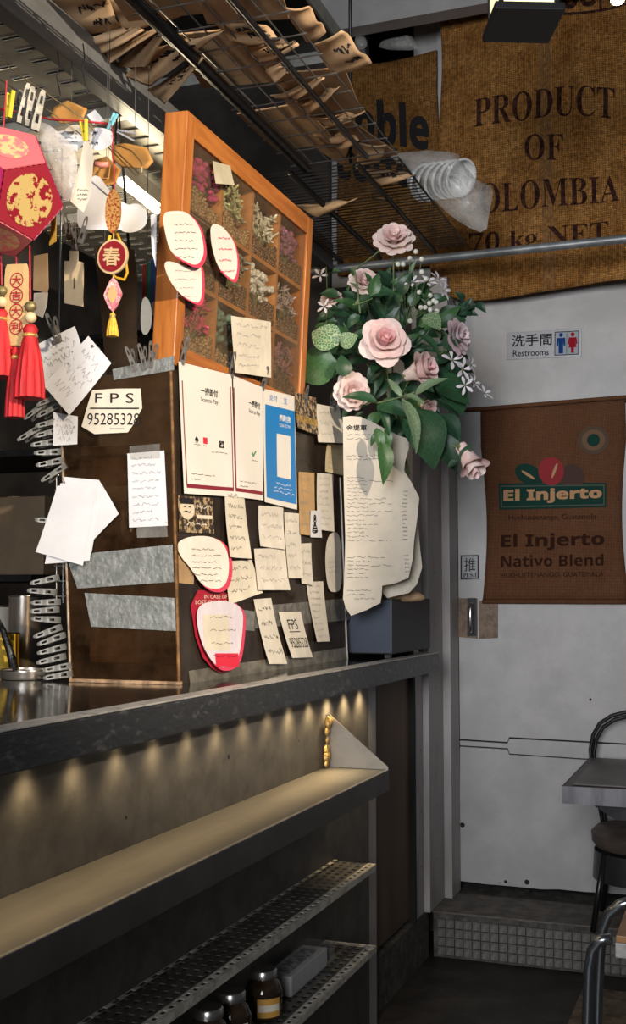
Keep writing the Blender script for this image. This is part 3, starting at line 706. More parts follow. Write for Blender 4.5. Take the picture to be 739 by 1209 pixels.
for k in (1,2,3): obj('divider', cb(cols[k]-.006, cols[k]+.006, .05, Hc-.055, -D+.006, -.012), m_woodd, dc)
for k in (1,2):
    for c in range(4): obj('shelf_slat', cb(cols[c]+.0065, cols[c+1]-.0065, rows_[k]-.006, rows_[k]+.006, -D+.006, -.012), m_woodd, dc)
m_glass = pane_mat('case glass', (.92,.9,.86), (.20,.15,.10), .08, .22, 4)
obj('glass_pane', cb(fr+.001, Lc-fr-.001, .051, Hc-.056, -.010, -.007), m_glass, dc)
obj('label_strip', cb(cols[0]+.02, cols[1]-.03, rows_[2]-.004, rows_[2]+.004, -.0119, -.0112), m_ink, dc)
m_bean = mat('coffee beans', (.20,.115,.05), .35, col2=(.36,.235,.11), scale=25)
m_beand = mat('dark coffee beans', (.075,.04,.02), .35, col2=(.16,.09,.045), scale=25)
m_stem = mat('dry stem', (.20,.20,.09), .8)
fl_cols = [(.45,.04,.16),(.44,.46,.24),(.55,.53,.42),(.26,.10,.17),(.20,.10,.05),(.22,.25,.20),(.62,.60,.54),(.34,.27,.27),(.55,.06,.14),(.13,.24,.20),(.30,.30,.24),(.36,.16,.20)]
fl_word = ['magenta','pale green','cream','purple','brown','grey green','white','mauve','red and white','teal green','dull olive','rose pink']
rown = ['top', 'middle', 'bottom']; coln = ['first', 'second', 'third', 'last']
for r in range(3):
    for c in range(4):
        u0, u1 = cols[c]+.008, cols[c+1]-.008; v0, v1 = rows_[2-r]+.0065, rows_[3-r]-.0065
        if r == 2: v0 = .051
        rn = random.Random(r*4+c); g = G(); k = 0
        for iu in range(12):
            for iv in range(7):
                for iw in range(3):
                    u = u0+.006+(u1-u0-.012)*(iu+.5+rn.uniform(-.3,.3))/12; hgt = .040+.016*math.sin(3*(u-u0)/(u1-u0)*2+c+r)
                    v = v0+.005+.0085*iv+rn.uniform(-.001,.001)
                    if v-v0 > hgt+.006: continue
                    w = -D+.012+(D-.028)*iw/2
                    q = Euler((rn.uniform(0,6), rn.uniform(0,6), rn.uniform(0,6))).to_quaternion()
                    g.ball(O+vy*u+vup*v+nrm*w, .0092, 6, 4, (1, .72, .58), q)
        dark = c > 1 or r == 1
        obj('coffee_beans', g, m_beand if dark else m_bean, None, '%s coffee beans in the %s compartment of the case, %s row' % ('dark' if dark else 'tan', coln[c], rown[r]), 'beans', 'coffee beans in the display case', 'stuff', smooth=True)
        # dried flowers standing in the compartment
        i = r*4+c; base = O+vy*((u0+u1)/2)+vup*(v0+.03)+nrm*(-.036)
        t = thing('dried_flowers', base, 'dried %s flowers in the %s compartment of the case, %s row' % (fl_word[i], coln[c], rown[r]), 'flowers', 'dried flowers in the display case')
        gs = G(); gb = G()
        for s_ in range(34):
            uu = rn.uniform(u0+.012, u1-.012); top = rn.uniform(v0+.075, v1-.012); wo = rn.uniform(-.046, -.022)
            p0 = base+vy*rn.uniform(-.01,.01); p1 = O+vy*uu+vup*top+nrm*wo
            gs.tube([p0, p1], .0008, 4)
            for b in range(7):
                d = (vy*rn.uniform(-1,1)+vup*rn.uniform(-.3,1.2)+nrm*rn.uniform(-.6,.6)).normalized()
                q = Vec((0,0,1)).rotation_difference(d)
                L_ = rn.uniform(.008,.019)
                gb.ball(p1+d*L_*.5-vup*.01, L_, 5, 4, (.26,.26,1) if i % 3 else (.6,.6,.7), q)
        obj('stems', gs, m_stem, t, kind='stuff'); obj('blooms', gb, mat('dried '+fl_word[i], fl_cols[i], .8, var=.3, scale=60), t, kind='stuff', smooth=True)

# ------------------------------------------------------------------ sacks and signs on the back wall
m_sack = burlap('old burlap', (.25,.098,.022), (.52,.26,.08))
m_sack2 = burlap('darker burlap', (.21,.085,.02), (.40,.20,.062))
m_sack3 = burlap('brown printed sack cloth', (.165,.070,.035), (.20,.090,.045), 420, (.9, 1.08))
m_print = mat('stencil ink', (.042,.017,.013), .95, var=.5, scale=60, spec=.05)
def solidify(o, t, off=-1):
    md = o.modifiers.new('thickness', 'SOLIDIFY'); md.thickness = t; md.offset = off; return o
class Cloth:
    def __init__(s, plane, disp): s.pl, s.d = plane, disp
    def at(s, px, py, e=0): p = s.pl.at(px, py); return p+s.pl.n*(s.d(p.x, p.z)+e)
    def lift(s, p, e): q = Vec(p); return q+s.pl.n*(s.d(q.x, q.z)+e)
    def text(s, body, quad, bold=0.0, e=.0025, flip=False, arc=0.0):
        V, F = glyphs(body, bold); a, b, c, d = [s.pl.at(*q) for q in quad]; out = []
        for x, y in V:
            if flip: x, y = 1-x, 1-y
            p = (d*(1-x)+c*x)*(1-y)+(a*(1-x)+b*x)*y; p.z += arc*(1-(2*x-1)**2)
            out.append(s.lift(p, e))
        return G().add(out, F)
    def grid(s, fn, nu, nv): return G().grid(lambda u, v: s.lift(fn(u, v), 0), nu, nv)

big = Cloth(plY(4.60), lambda x, z: .035+.012*math.sin(6*x+1.3*z)+.008*math.sin(17*x-4*z)+.006*math.sin(11*z+3*x)+.03*math.exp(-((z-3.3)/.35)**2)*(.4+.6*math.sin(4*x+5)))
def bigfn(u, v):
    zt = 3.98; zb_ = 2.575-.012*math.sin(PI*u*2.2)+.05*max(0, .12-u)/.12
    z = zb_+(zt-zb_)*v; xl = -1.158+.018*math.sin(4*z)+.02*v; xr = -.12
    return Vec((xl+(xr-xl)*u, 4.60, z))
sk = obj('burlap_sack', big.grid(bigfn, 40, 50), m_sack, None, 'large burlap coffee sack printed PRODUCT OF COLOMBIA hung on the wall', 'sack', smooth=True)
solidify(sk, .012)
T = lambda body, quad, **k: big.text(body, quad, **k)
obj('lettering', T(serif('PRODUCT'), [(564,124),(727,109),(727,147),(564,158)], arc=.02, bold=-.004), m_print, sk)
obj('lettering', T(serif('OF'), [(622,165),(668,166),(668,197),(622,194)], bold=-.004), m_print, sk)
obj('lettering', T(serif('COLOMBIA'), [(546,221),(733,212),(733,242),(546,256)], bold=-.004), m_print, sk)
obj('lettering', T(serif('70 kg NET'), [(556,278),(719,263),(719,294),(556,308)], bold=-.004), m_print, sk)
obj('lettering', T(sansb('29'), [(666,-12),(706,-16),(706,16),(666,20)], flip=True), m_print, sk)
rg = G(); prev = None
ring = []
for i in range(25):
    a = R(200+140*i/24); ring.append((a,))
c0 = big.pl.at(700, -95)
def ringpt(a, r): return big.lift(c0+Vec((math.cos(a)*r, 0, math.sin(a)*r)), .003)
V = []; F = []
for i, (a,) in enumerate(ring): V += [ringpt(a, .415), ringpt(a, .425)]
F = [(2*i, 2*i+2, 2*i+3, 2*i+1) for i in range(24)]
obj('printed_ring', G().add(V, F), m_print, sk)
p1, p2 = big.at(708, -10, .003), big.at(710, 22, .003); obj('printed_bar', G().add([p1, p1+Vec((.01,0,0)), p2+Vec((.01,0,0)), p2], [(0,1,2,3)]), m_print, sk)
stripe = G()
for x0, x1 in ((-.715,-.700),(-.690,-.672)):
    stripe.grid(lambda u, v: big.lift(Vec((x0+(x1-x0)*u, 4.60, 2.58+1.4*v)), .0012), 1, 40)
obj('woven_stripe', stripe, mat('dark woven stripe', (.19,.09,.03), .95, var=.3, scale=90), sk)

nob = Cloth(plY(4.69), lambda x, z: .03+.012*math.sin(8*z+2*x)+.016*math.exp(-((z-3.52+.18*(x+1.3))/.05)**2))
def nobfn(u, v):
    xl, xr = -1.62, -1.165; x = xl+(xr-xl)*u; zt = 3.69-.05*math.sin(PI*u)*0-.02*math.sin(3*u); z = 2.75+(zt-2.75)*v; return Vec((x, 4.69, z))
ns = obj('burlap_sack', nob.grid(nobfn, 16, 30), m_sack2, None, 'smaller burlap sack printed noble coffee, behind the wire rack', 'sack', smooth=True); solidify(ns, .01)
obj('lettering', nob.text(sansb('noble'), [(396,117),(508,128),(508,180),(396,164)], bold=.02), m_ink, ns)
obj('lettering', nob.text(sansb('coffee'), [(400,168),(512,182),(512,228),(400,214)], bold=.02), m_ink, ns)

inj = Cloth(plY(4.663), lambda x, z: .008+.003*math.sin(9*x)+.003*math.sin(7*z+4*x))
def injfn(u, v):
    z = 1.335+(2.128-1.335)*v+.012*u*(1 if v > .9 else .5*v)
    pinch = .022*math.sin(PI*min(1, max(0, (v-.0)/.8)))
    xl = -.996+pinch+.015*max(0, v-.8)*0; xr = -.415-pinch
    return Vec((xl+(xr-xl)*u, 4.663, z))
ij = obj('coffee_bag_banner', inj.grid(injfn, 16, 20), m_sack3, None, 'brown printed coffee sack pinned on the door', 'sack', smooth=True); solidify(ij, .005)
obj('top_hem', G().tube([inj.lift(injfn(u/10, 1), .003) for u in range(-1, 12)], .009, 8), m_sack3, ij, smooth=True)
obj('bottom_hem', G().tube([inj.lift(injfn(u/10, 0), .003) for u in range(11)], .009, 8), m_sack3, ij, smooth=True)
m_grn = mat('dark green print', (.012,.040,.03), .9, spec=.05); m_tanp = mat('tan print', (.40,.22,.11), .85); m_dbr = mat('dark brown print', (.03,.012,.008), .95, spec=.05)
def clothquad(cl, quad, m, par, nm, e=.0025, n=8):
    a, b, c, d = [cl.pl.at(*q) for q in quad]
    return obj(nm, G().grid(lambda u, v: cl.lift((d*(1-u)+c*u)*(1-v)+(a*(1-u)+b*u)*v, e), n, 3), m, par)
clothquad(inj, [(589,571),(716,570),(716,599),(590,602)], m_grn, ij, 'banner_field')
clothquad(inj, [(591,573.5),(714,572.5),(714,597),(592,599.5)], mat('banner rim', (.05,.07,.05), .85), ij, 'banner_rim', .003)
clothquad(inj, [(592.5,575),(712.5,574),(712.5,595.5),(593.5,598)], m_grn, ij, 'banner_inner', .0034)
obj('lettering', inj.text(sansb('El Injerto'), [(595,578),(711,575),(711,592),(595,596)], bold=.03, e=.004), m_tanp, ij)
obj('lettering', inj.text('Huehuetenango, Guatemala', [(601,608),(704,606.5),(704,615),(601,616)]), m_dbr, ij)
obj('lettering', inj.text(sansb('El Injerto'), [(592,631),(714,628),(714,648),(592,651)], bold=.015), m_dbr, ij)
obj('lettering', inj.text(sansb('Nativo Blend'), [(592,656),(713,654),(713,668),(592,670)], bold=.005), m_dbr, ij)
obj('lettering', inj.text('HUEHUETENANGO, GUATEMALA', [(592,676.5),(713,675),(713,681.5),(592,683)]), m_dbr, ij)
def ell(cl, px, py, a, b, rot, e, m, par, nm):
    c = cl.pl.at(px, py); sc = 4.66/1360*1.06; V = [cl.lift(c, e)]
    for i in range(20):
        t = 2*PI*i/20; x, y = a*math.cos(t), b*math.sin(t); x, y = x*math.cos(rot)-y*math.sin(rot), x*math.sin(rot)+y*math.cos(rot)
        V.append(cl.lift(c+Vec((x*sc, 0, y*sc)), e))
    return obj(nm, G().add(V, [(0, i+1, (i+1) % 20+1) for i in range(20)]), m, par)
ell(inj, 676, 563, 13, 14, .3, .0026, mat('brown bean print', (.05,.022,.015), .85), ij, 'printed_bean')
ell(inj, 625, 560.5, 17, 11, -.5, .0028, m_grn, ij, 'printed_bean'); ell(inj, 651, 556.5, 14, 16, .2, .0030, mat('red bean print', (.24,.012,.018), .85), ij, 'printed_bean')
for px, py, rot in ((624, 561, -.6), (655, 556, 1.2)): ell(inj, px, py, 9, 1.6, rot, .0034, m_tanp, ij, 'bean_crease')
# rebuild banner over the beans' feet
ell(inj, 701, 520, 17, 16, 0, .0026, mat('faded seal print', (.07,.04,.022), .85), ij, 'seal_ring'); ell(inj, 701, 520, 12.5, 11.5, 0, .0030, mat('seal middle', (.13,.07,.035), .85), ij, 'seal_middle'); ell(inj, 701, 520, 7, 7, 0, .0033, m_grn, ij, 'seal_core')

def wall_sign(name, quad, label, cat, m, th=.003, y=4.672):
    p = plY(y); s = Sheet(p, quad, th); a, b, c, d = [p.at(*q) for q in quad]
    o = obj(name, G().prism([d, c, b, a], (0, -th, 0)), m, None, label, cat, bevel=.0008); return o, s
m_alu = mat('brushed aluminium sign', (.22,.22,.228), .4, metal=.5, var=.06, scale=30)
o, s = wall_sign('restroom_sign', [(598,393),(687,388),(686.5,421),(598,425)], 'aluminium restroom sign with blue and red figures above the sack', 'sign', m_alu)
obj('lettering', s.text('洗手間', (.07,.46,.61,.90), bold=.015), m_ink, o); obj('lettering', s.text('Restrooms', (.09,.10,.57,.34), bold=.01), m_ink, o)
m_sblue = mat('blue sign print', (.008,.04,.17), .8, spec=.1); m_sred = mat('red sign print', (.28,.008,.02), .8, spec=.1)
obj('panel_frame', s.patch(.645,.07,.965,.93), m_ink, o); obj('panel_field', s.patch(.655,.10,.955,.90, e=.0008), mat('pale panel', (.25,.27,.31), .5), o)
obj('panel_divider', s.patch(.802,.12,.808,.88, e=.0011), m_ink, o)
def pict(u, m, skirt):
    g = s.text('●', (u-.025,.73,.025+u,.88), e=.0013)
    body = [(u-.055,.70),(u+.055,.70),(u+.06,.42),(u+.035,.42),(u+.03,.6),(u+.03,.14),(u-.03,.14),(u-.03,.6),(u-.035,.42),(u-.06,.42)] if not skirt else [(u-.05,.70),(u+.05,.70),(u+.065,.46),(u+.045,.46),(u+.03,.6),(u+.055,.34),(u+.02,.34),(u+.02,.14),(u-.02,.14),(u-.02,.34),(u-.055,.34),(u-.03,.6),(u-.045,.46),(u-.065,.46)]
    g.add([s.map(a, b, .0013) for a, b in body], [tuple(range(len(body)))[::-1]])
    obj('pictogram', g, m, o, kind='stuff')
pict(.73, m_sblue, False); pict(.882, m_sred, True)
o, s = wall_sign('push_sign', [(543.5,655),(566,654.5),(566,684),(543.5,685)], 'small square push sign by the door handle', 'sign', m_alu, y=4.664)
obj('sign_rim', s.patch(.03,.03,.97,.97), m_ink, o); obj('sign_field', s.patch(.09,.07,.91,.93, e=.0009), m_alu, o)
obj('lettering', s.text('推', (.22,.34,.80,.86), e=.0012), m_ink, o); obj('lettering', s.text(serif('PUSH'), (.16,.10,.86,.27), e=.0012), m_ink, o)
dh = thing('door_handle', DOORP.at(556, 755), 'chrome pull handle on brown worn backing plates on the door', 'handle')
m_plate = mat('brown taped plate', (.20,.13,.085), .6, col2=(.12,.075,.045), scale=30, bump=.3)
obj('backing_plate', G().prism([DOORP.at(*q) for q in [(541.5,752),(564,754),(564,707),(541.5,706)]], (0,-.004,0)), m_plate, dh)
obj('backing_plate', G().prism([DOORP.at(*q, .0045) for q in [(566,754),(588,753),(588,709),(566,709)]], (0,-.003,0)), m_plate, dh)
obj('handle_mount', G().prism([DOORP.at(*q, .0045) for q in [(552,751),(563,751),(563,706),(552,706)]], (0,-.003,0)), m_black, dh)
hc = [DOORP.at(557.5, y, l) for y, l in ((711,.008),(713,.028),(719,.036),(738,.036),(745,.028),(747,.008))]
obj('pull_bar', G().tube(hc, .007, 8), m_chrome, dh, smooth=True)

# ------------------------------------------------------------------ pole, racks, lantern
obj('metal_pole', G().tube([(-1.62, 4.3, 2.672), (.9, 4.3, 2.668)], .0165, 14), mat('grey painted pole', (.23,.24,.25), .4, metal=.4, var=.2, scale=12), None, 'grey steel pole spanning in front of the burlap sack', 'pole', smooth=True, sharp=50)
m_wire = mat('dark wire', (.05,.045,.04), .4, metal=.7)
rk = thing('wire_rack', (-1.25, 3.8, 2.69), 'dark close-wired rack shelf resting on the grey pole', 'rack')
g = G()
for i in range(34): y = 3.335+i*.0285; g.tube([(-.958, y, 2.706), (-1.488, y, 2.706)], .0022, 5)
obj('wires', g, m_wire, rk, kind='stuff')
for x, r in ((-.956,.0035),(-1.09,.008),(-1.315,.010),(-1.475,.008)): obj('rail', G().tube([(x, 3.325, 2.6975), (x, 4.30, 2.6975)], r, 8), m_wire, rk, smooth=True)
rg_ = thing('wire_grid_rack', (-1.12, 2.7, 2.70), 'coarse wire grid rack loaded with kraft paper bags', 'rack')
g = G()
for i in range(7): x = -.965-i*.055; g.tube([(x, 1.6, 2.720), (x, 3.32, 2.720)], .0024, 5)
for i in range(16): y = 1.62+i*.113; g.tube([(-.955, y, 2.7155), (-1.31, y, 2.7155)], .0024, 5)
obj('wires', g, mat('grey wire', (.17,.16,.15), .4, metal=.8), rg_, kind='stuff')
obj('support_tube', G().tube([(-1.25, 1.6, 2.695), (-1.25, 3.30, 2.695)], .016, 12), m_black, rg_, smooth=True)
obj('support_tube', G().tube([(-1.05, 1.6, 2.705), (-1.05, 3.30, 2.705)], .007, 8), m_black, rg_, smooth=True)
hr = thing('hanger_rod', (-1.0, 3.34, 2.71), 'thin black hanger rod holding up the wire racks', 'rod')
pr = plY(3.34)
a = pr.at(414, 200); obj('rod', G().tube([(a.x, 3.34, 2.71), (a.x, 3.34, 4.05)], .006, 8), m_black, hr, smooth=True)
obj('rod_tie', G().tube([(a.x+.012, 3.34, 2.73), (a.x, 3.325, 2.75), (a.x-.012, 3.34, 2.73)], .003, 6), m_black, hr)
us = thing('steel_shelf', (-1.5, 2.9, 3.06), 'dark steel shelf high above the bags with a grey edge', 'shelf')
obj('shelf_plate', G().box(-2.1, -1.13, 1.7, 3.36, 3.10, 3.104), m_black, us); obj('front_lip', G().box(-1.13, -1.122, 1.7, 3.36, 3.06, 3.108), m_galv, us); obj('end_lip', G().box(-2.1, -1.131, 3.356, 3.36, 3.06, 3.1), m_galv, us)  # black plate with lighter grey lips
gs_ = thing('slotted_shelf', (-1.9, 2.8, 2.60), 'galvanised slotted shelf with a grey angle beam over the kitchen', 'shelf')
obj('slotted_sheet', perf(-2.45, -1.505, 1.5, 4.4, 2.735, 9, 44, .055, .013, .003), m_galvw, gs_)
for y in (2.05, 2.75, 3.5): obj('cross_brace', G().box(-2.45, -1.53, y, y+.03, 2.695, 2.731), m_galvw, gs_, bevel=.002)
m_beam = mat('grey angle beam', (.20,.205,.205), .45, metal=.45, col2=(.13,.135,.135), scale=10, stretch=(1,.2,1))
obj('angle_beam', G().box(-1.504, -1.496, 1.4, 4.25, 2.655, 2.76), m_beam, gs_, bevel=.0015)
obj('beam_flange', G().box(-1.545, -1.5045, 1.4, 4.25, 2.655, 2.661), m_beam, gs_)

ln = thing('pendant_lantern', (-.535, 3.115, 2.94), 'black square pendant lantern with glowing panes, bottom plate seen', 'lantern')
q = [plZ(2.94).at(*p) for p in ((567,50),(646,52),(669,11),(588,10))]
cen = sum(q, Vec())/4
ex = ((q[1]-q[0])+(q[2]-q[3])).normalized(); ey = ((q[3]-q[0])+(q[2]-q[1])); ey = (ey-ex*ey.dot(ex)).normalized()
def lb(hx, hy, z0, z1, ox=0, oy=0): return G().frame_box(cen+ex*(ox-hx)+ey*(oy-hy)+Vec((0,0,z0)), ex*2*hx, ey*2*hy, Vec((0,0,z1-z0)))
m_lblk = mat('lantern black', (.012,.012,.013), .5)
obj('bottom_plate', lb(.096,.096,0,.022), m_lblk, ln, bevel=.003)
for sx in (-1, 1):
    for sy in (-1, 1): obj('corner_post', lb(.006,.006,.022,.27,sx*.076,sy*.076), m_lblk, ln)
obj('top_cap', lb(.096,.096,.27,.29), m_lblk, ln, bevel=.003); obj('hanging_stem', G().tube([cen+Vec((0,0,.29)), Vec((cen.x, cen.y, 4.05))], .005, 8), m_lblk, ln)
for k, (dx, dy) in enumerate(((1,0),(-1,0),(0,1),(0,-1))):
    obj('lit_pane', lb(.0015 if dx else .069, .0015 if dy else .069, .023, .269, dx*.075, dy*.075), mat('glowing pane', (1,.86,.5), .4, emit=1.1), ln)
o = thing('spot_lamp', (-.18, 3.4, 3.20), 'small bright ceiling spot lamp at the top right corner', 'lamp')
pc = plY(3.4).at(729, 1); obj('lamp_head', G().lathe([(.03,0),(.034,.05),(.02,.09)], pc+Vec((0,0,.012)), 16), m_lblk, o, smooth=True); obj('bulb', G().lathe([(.004,-.012),(.016,-.006),(.02,.0),(.02,.011)], pc, 14), mat('bulb white', (1,.97,.9), .3, emit=9), o, smooth=True)
obj('lamp_stem', G().tube([pc+Vec((0,0,.10)), Vec((pc.x, 3.4, 4.05))], .005, 6), m_lblk, o)

# ------------------------------------------------------------------ kraft bags on the racks
m_kraft = mat('kraft paper', (.46,.30,.165), .75, var=.10, scale=9, bump=.06, bscale=25)
m_kraft2 = mat('kraft paper brown', (.36,.225,.12), .75, var=.12, scale=9, bump=.06, bscale=25)
def bag(quad, zs, label, m=m_kraft, ink=False, bend=.012, seed=0):
    c = [plZ(z).at(*q) for q, z in zip(quad, zs)]; n = ((c[1]-c[0]).cross(c[3]-c[0])).normalized()
    if n.z > 0: n = -n
    rn = random.Random(seed); ph = rn.random()*6
    def f(u, v, e=0):
        a, b, cc, d = c
        return (d*(1-u)+cc*u)*(1-v)+(a*(1-u)+b*u)*v+n*(e+bend*math.sin(PI*u)*(.6+.4*math.sin(ph))+.5*bend*math.sin(3.2*v*PI+ph)*(.3+u))
    o = obj('kraft_bag', G().grid(lambda u, v: f(u, v), 10, 10), m, None, label, 'paper bag', 'kraft bags on the racks', smooth=True)
    solidify(o, .004, 0)
    # side gusset fold
    obj('fold_edge', G().grid(lambda u, v: f(.03+.05*u, .04+.92*v, .0032), 1, 8), m, o, smooth=True)
    if ink:
        s = Sheet.__new__(Sheet); s.n = n; s.map = lambda u, v, e=0: f(u, v, .003+e)
        obj('handwriting', s.scrib([(.30,.55,.9,.20),(.62,.45,.95,.22)], .0045, .0012, seed), m_ink, o, kind='stuff')
    return o
B = [
 ([(34,-8),(120,-14),(144,34),(96,42)], [2.79,2.79,2.765,2.765], 'large kraft bag with bold black scribbles at the top left', 1, m_kraft),
 ([(122,-4),(169,-8),(184,24),(145,34)], [2.80,2.80,2.775,2.77], 'plain kraft bag right of the boldly scribbled one', 0, m_kraft),
 ([(171,-4),(193,-4),(216,18),(191,25)], [2.80,2.80,2.775,2.775], 'small kraft bag corner at the top, third along the beam', 0, m_kraft),
 ([(93,46),(140,33),(171,33),(120,63)], [2.765,2.77,2.75,2.74], 'kraft bag just below the scribbled bag, folded edge lit', 0, m_kraft),
 ([(112,65),(165,40),(200,28),(130,75)], [2.755,2.76,2.745,2.73], 'thin kraft bag second below the scribbled bag, its rim lit', 0, m_kraft),
 ([(134,79),(178,42),(200,32),(172,80)], [2.75,2.755,2.735,2.71], 'kraft bag third below the scribbled bag, open mouth', 0, m_kraft2),
 ([(147,89),(189,54),(262,38),(177,102)], [2.735,2.75,2.70,2.70], 'long kraft bag with a bright rim pointing at the wire grid', 1, m_kraft),
 ([(174,106),(216,81),(242,66),(195,122)], [2.72,2.735,2.69,2.69], 'lowest kraft bag above the wooden case corner', 1, m_kraft),
 ([(249,19),(288,15),(331,44),(271,47)], [2.745,2.745,2.725,2.725], 'kraft bag with writing on the near end of the wire grid', 1, m_kraft),
 ([(332,7),(364,7),(385,37),(362,49)], [2.76,2.76,2.74,2.74], 'kraft bag under the high steel shelf', 0, m_kraft2),
 ([(369,52),(403,34),(439,75),(393,89)], [2.76,2.77,2.74,2.735], 'kraft bag overhanging the rack beside the hanger rod', 1, m_kraft),
 ([(285,54),(329,46),(353,52),(305,74)], [2.742,2.742,2.725,2.725], 'kraft bag with a printed stamp in the middle of the grid', 1, m_kraft),
 ([(305,73),(327,66),(338,85),(325,97)], [2.738,2.735,2.70,2.70], 'small folded kraft bag curling below the stamped bag', 0, m_kraft),
 ([(319,113),(355,101),(384,89),(345,119)], [2.74,2.742,2.715,2.726], 'kraft bag with a curled lit tip in the middle of the grid', 0, m_kraft),
 ([(346,119),(369,117),(401,100),(363,134)], [2.74,2.74,2.712,2.726], 'narrow kraft bag pointing up right behind the curled one', 0, m_kraft),
 ([(363,136),(390,137),(431,132),(390,150)], [2.74,2.74,2.715,2.724], 'long kraft bag tip crossing the hanger rod', 1, m_kraft),
 ([(369,159),(400,158),(424,163),(395,176)], [2.74,2.74,2.715,2.724], 'kraft bag tip below the one crossing the rod', 0, m_kraft2),
 ([(424,168),(457,170),(449,191),(421,194)], [2.76,2.76,2.735,2.735], 'square kraft bag end standing beside the plastic wrapped bowls', 0, m_kraft),
 ([(419,197),(455,201),(489,205),(450,219)], [2.735,2.735,2.70,2.695], 'kraft bag tip lying on the close-wired rack', 1, m_kraft),
 ([(434,221),(450,224),(466,238),(440,236)], [2.73,2.73,2.70,2.71], 'small kraft bag corner below the tip on the close-wired rack', 0, m_kraft2),
 ([(345,240),(380,240),(422,235),(375,257)], [2.71,2.71,2.68,2.675], 'pale kraft bag hanging right over the wooden case end', 0, m_kraft),
]
for i, (q_, z_, l_, k_, m_) in enumerate(B): bag(q_, z_, l_, m_, bool(k_), seed=i)
flat = [(-1.02,2.30),(-1.2,2.62),(-1.05,2.92),(-1.22,3.12),(-1.10,3.32),(-1.24,2.28)]
for i, (x, y) in enumerate(flat):
    a = random.uniform(-.3,.3); dx, dy = Vec((math.cos(a),math.sin(a),0))*.10, Vec((-math.sin(a),math.cos(a),0))*.15; c = Vec((x-.02, y, 2.728+.008*i))
    o = obj('kraft_bag', G().frame_box(c-dx-dy, dx*2, dy*2, Vec((0,0,.005))), m_kraft2, None, 'flat kraft bag lying on the wire grid, %s counting from the near end' % ORD[[1,2,3,4,5,0][i]], 'paper bag', 'kraft bags on the racks', bevel=.002)

# foam bowls in a plastic bag on the rack's far end
m_foam = mat('white foam', (.72,.72,.70), .6)
m_plast = pane_mat('cloudy plastic film', (.95,.95,.95), (.72,.71,.69), .16, .34, 9)
ax = (plY(3.72).at(545, 214)-plY(3.80).at(505, 203)).normalized()
for i in range(6):
    c = plY(3.78).at(500+8.6*i, 207+1.3*i); c.z = 2.785
    obj('foam_bowl', G().lathe([(.045,-.035),(.062,.0),(.066,.004),(.066,.010),(.060,.010),(.057,.0),(.040,-.032)], c, 24, True, ax), m_foam, None, 'white foam bowl in the plastic bag, %s from the left' % ORD[i], 'bowl', 'foam bowls on the rack', smooth=True, sharp=40)
def pouch(name, plane, poly, thick, m, label, cat, seed=0, crum=.3, sm=1, group=None):
    s = PolySheet(plane, poly, 0).smoothuv(sm); P = s.uv; n = len(P); cu = sum(p[0] for p in P)/n; cv = sum(p[1] for p in P)/n; g = G(); V = []; F = []; rn = random.Random(seed); K = 6
    def rings(sg):
        out = []
        for k in range(K, -1, -1):
            t = k/K
            for u, v in P:
                h = thick*math.sqrt(max(0, 1-t*t))*(1+crum*math.sin(19*u*t+13*v*t+seed)*math.sin(11*v-7*u*t)); h *= (1+crum*rn.uniform(-.4,.4))
                out.append(s.map(cu+(u-cu)*t, cv+(v-cv)*t, sg*h))
        return out
    for sg in (1, -1):
        V = rings(sg); F = [(k*n+i, k*n+(i+1) % n, (k+1)*n+(i+1) % n, (k+1)*n+i)[::sg] for k in range(K) for i in range(n)]
        g.add(V, F)
    return obj(name, g, m, None, label, cat, group, smooth=True)
pouch('plastic_bag', plY(3.76), [(455,182),(500,178),(541,179),(546,192),(556,203),(566,217),(584,221),(578,250),(574,277),(548,266),(522,246),(500,220),(478,196)], .085, m_plast, 'cloudy plastic bag wrapped round the foam bowls, trailing off the rack', 'plastic bag', 3)
pouch('plastic_bag', plY(4.6), [(446,58),(450,48),(470,45),(485,40),(492,52),(493,60)], .03, m_plast, 'crumpled plastic bag in the wall hole above the noble sack', 'plastic bag', 5)
pouch('plastic_bag', plY(4.5), [(418,45),(425,38),(434,48),(433,57),(420,60)], .02, m_plast, 'small white plastic bag left of the wall hole', 'plastic bag', 6)

# ------------------------------------------------------------------ black box, menu, bouquet
m_bk = mat('matt black box', (.012,.012,.014), .55, var=.3, scale=6); m_nv = mat('navy box end', (.03,.04,.065), .6, var=.2, scale=5)
zc = 1.165
bx = thing('black_box', (-1.2, 3.9, 1.151), 'low black box on short feet at the far end of the worktop', 'box')
obj('body', G().box(-1.34, -1.085, 3.665, 4.158, zc, 1.347), m_bk, bx, bevel=.004)
obj('end_face', G().box(-1.336, -1.089, 3.661, 3.6655, zc+.004, 1.343), m_nv, bx)
for x in (-1.32, -1.12):
    for y in (3.69, 4.12): obj('foot', G().box(x, x+.02, y, y+.02, 1.151, zc), m_bk, bx)
MEN = Plane((-1.17, 3.50, 1.5), (.62, -.78, 0))
ms = PolySheet(MEN, [(403,493),(412,492),(423,493),(438,500),(453,508),(468,515),(481,519),(481,530),(476,545),(474,557),(484,572),(493,589),(490,615),(487,640),(486,661),(481,683),(465,689),(449,692),(448,702),(446,712),(430,720),(412,727),(406,718),(403,707),(405,670),(406,634),(405,590),(404,540)], 0, 0)
_d = lambda u, v: .012+.030*max(0, u-.55)**1.3*math.sin(6*v+1)+.010*math.sin(7*v+4*u)*(.3+u)+.02*max(0, .2-v)
ms.disp = _d
mo = obj('printed_menu', ms.mesh(9), mat('ivory menu paper', (.58,.52,.43), .7, var=.06, scale=10), None, 'long curling printed menu sheet hanging under the flowers', 'menu', smooth=True)
obj('heading', ms.text('金堤軍', (.04,.925,.30,.955), e=.001, bold=.02), m_ink, mo)
rn = random.Random(5); rows = []
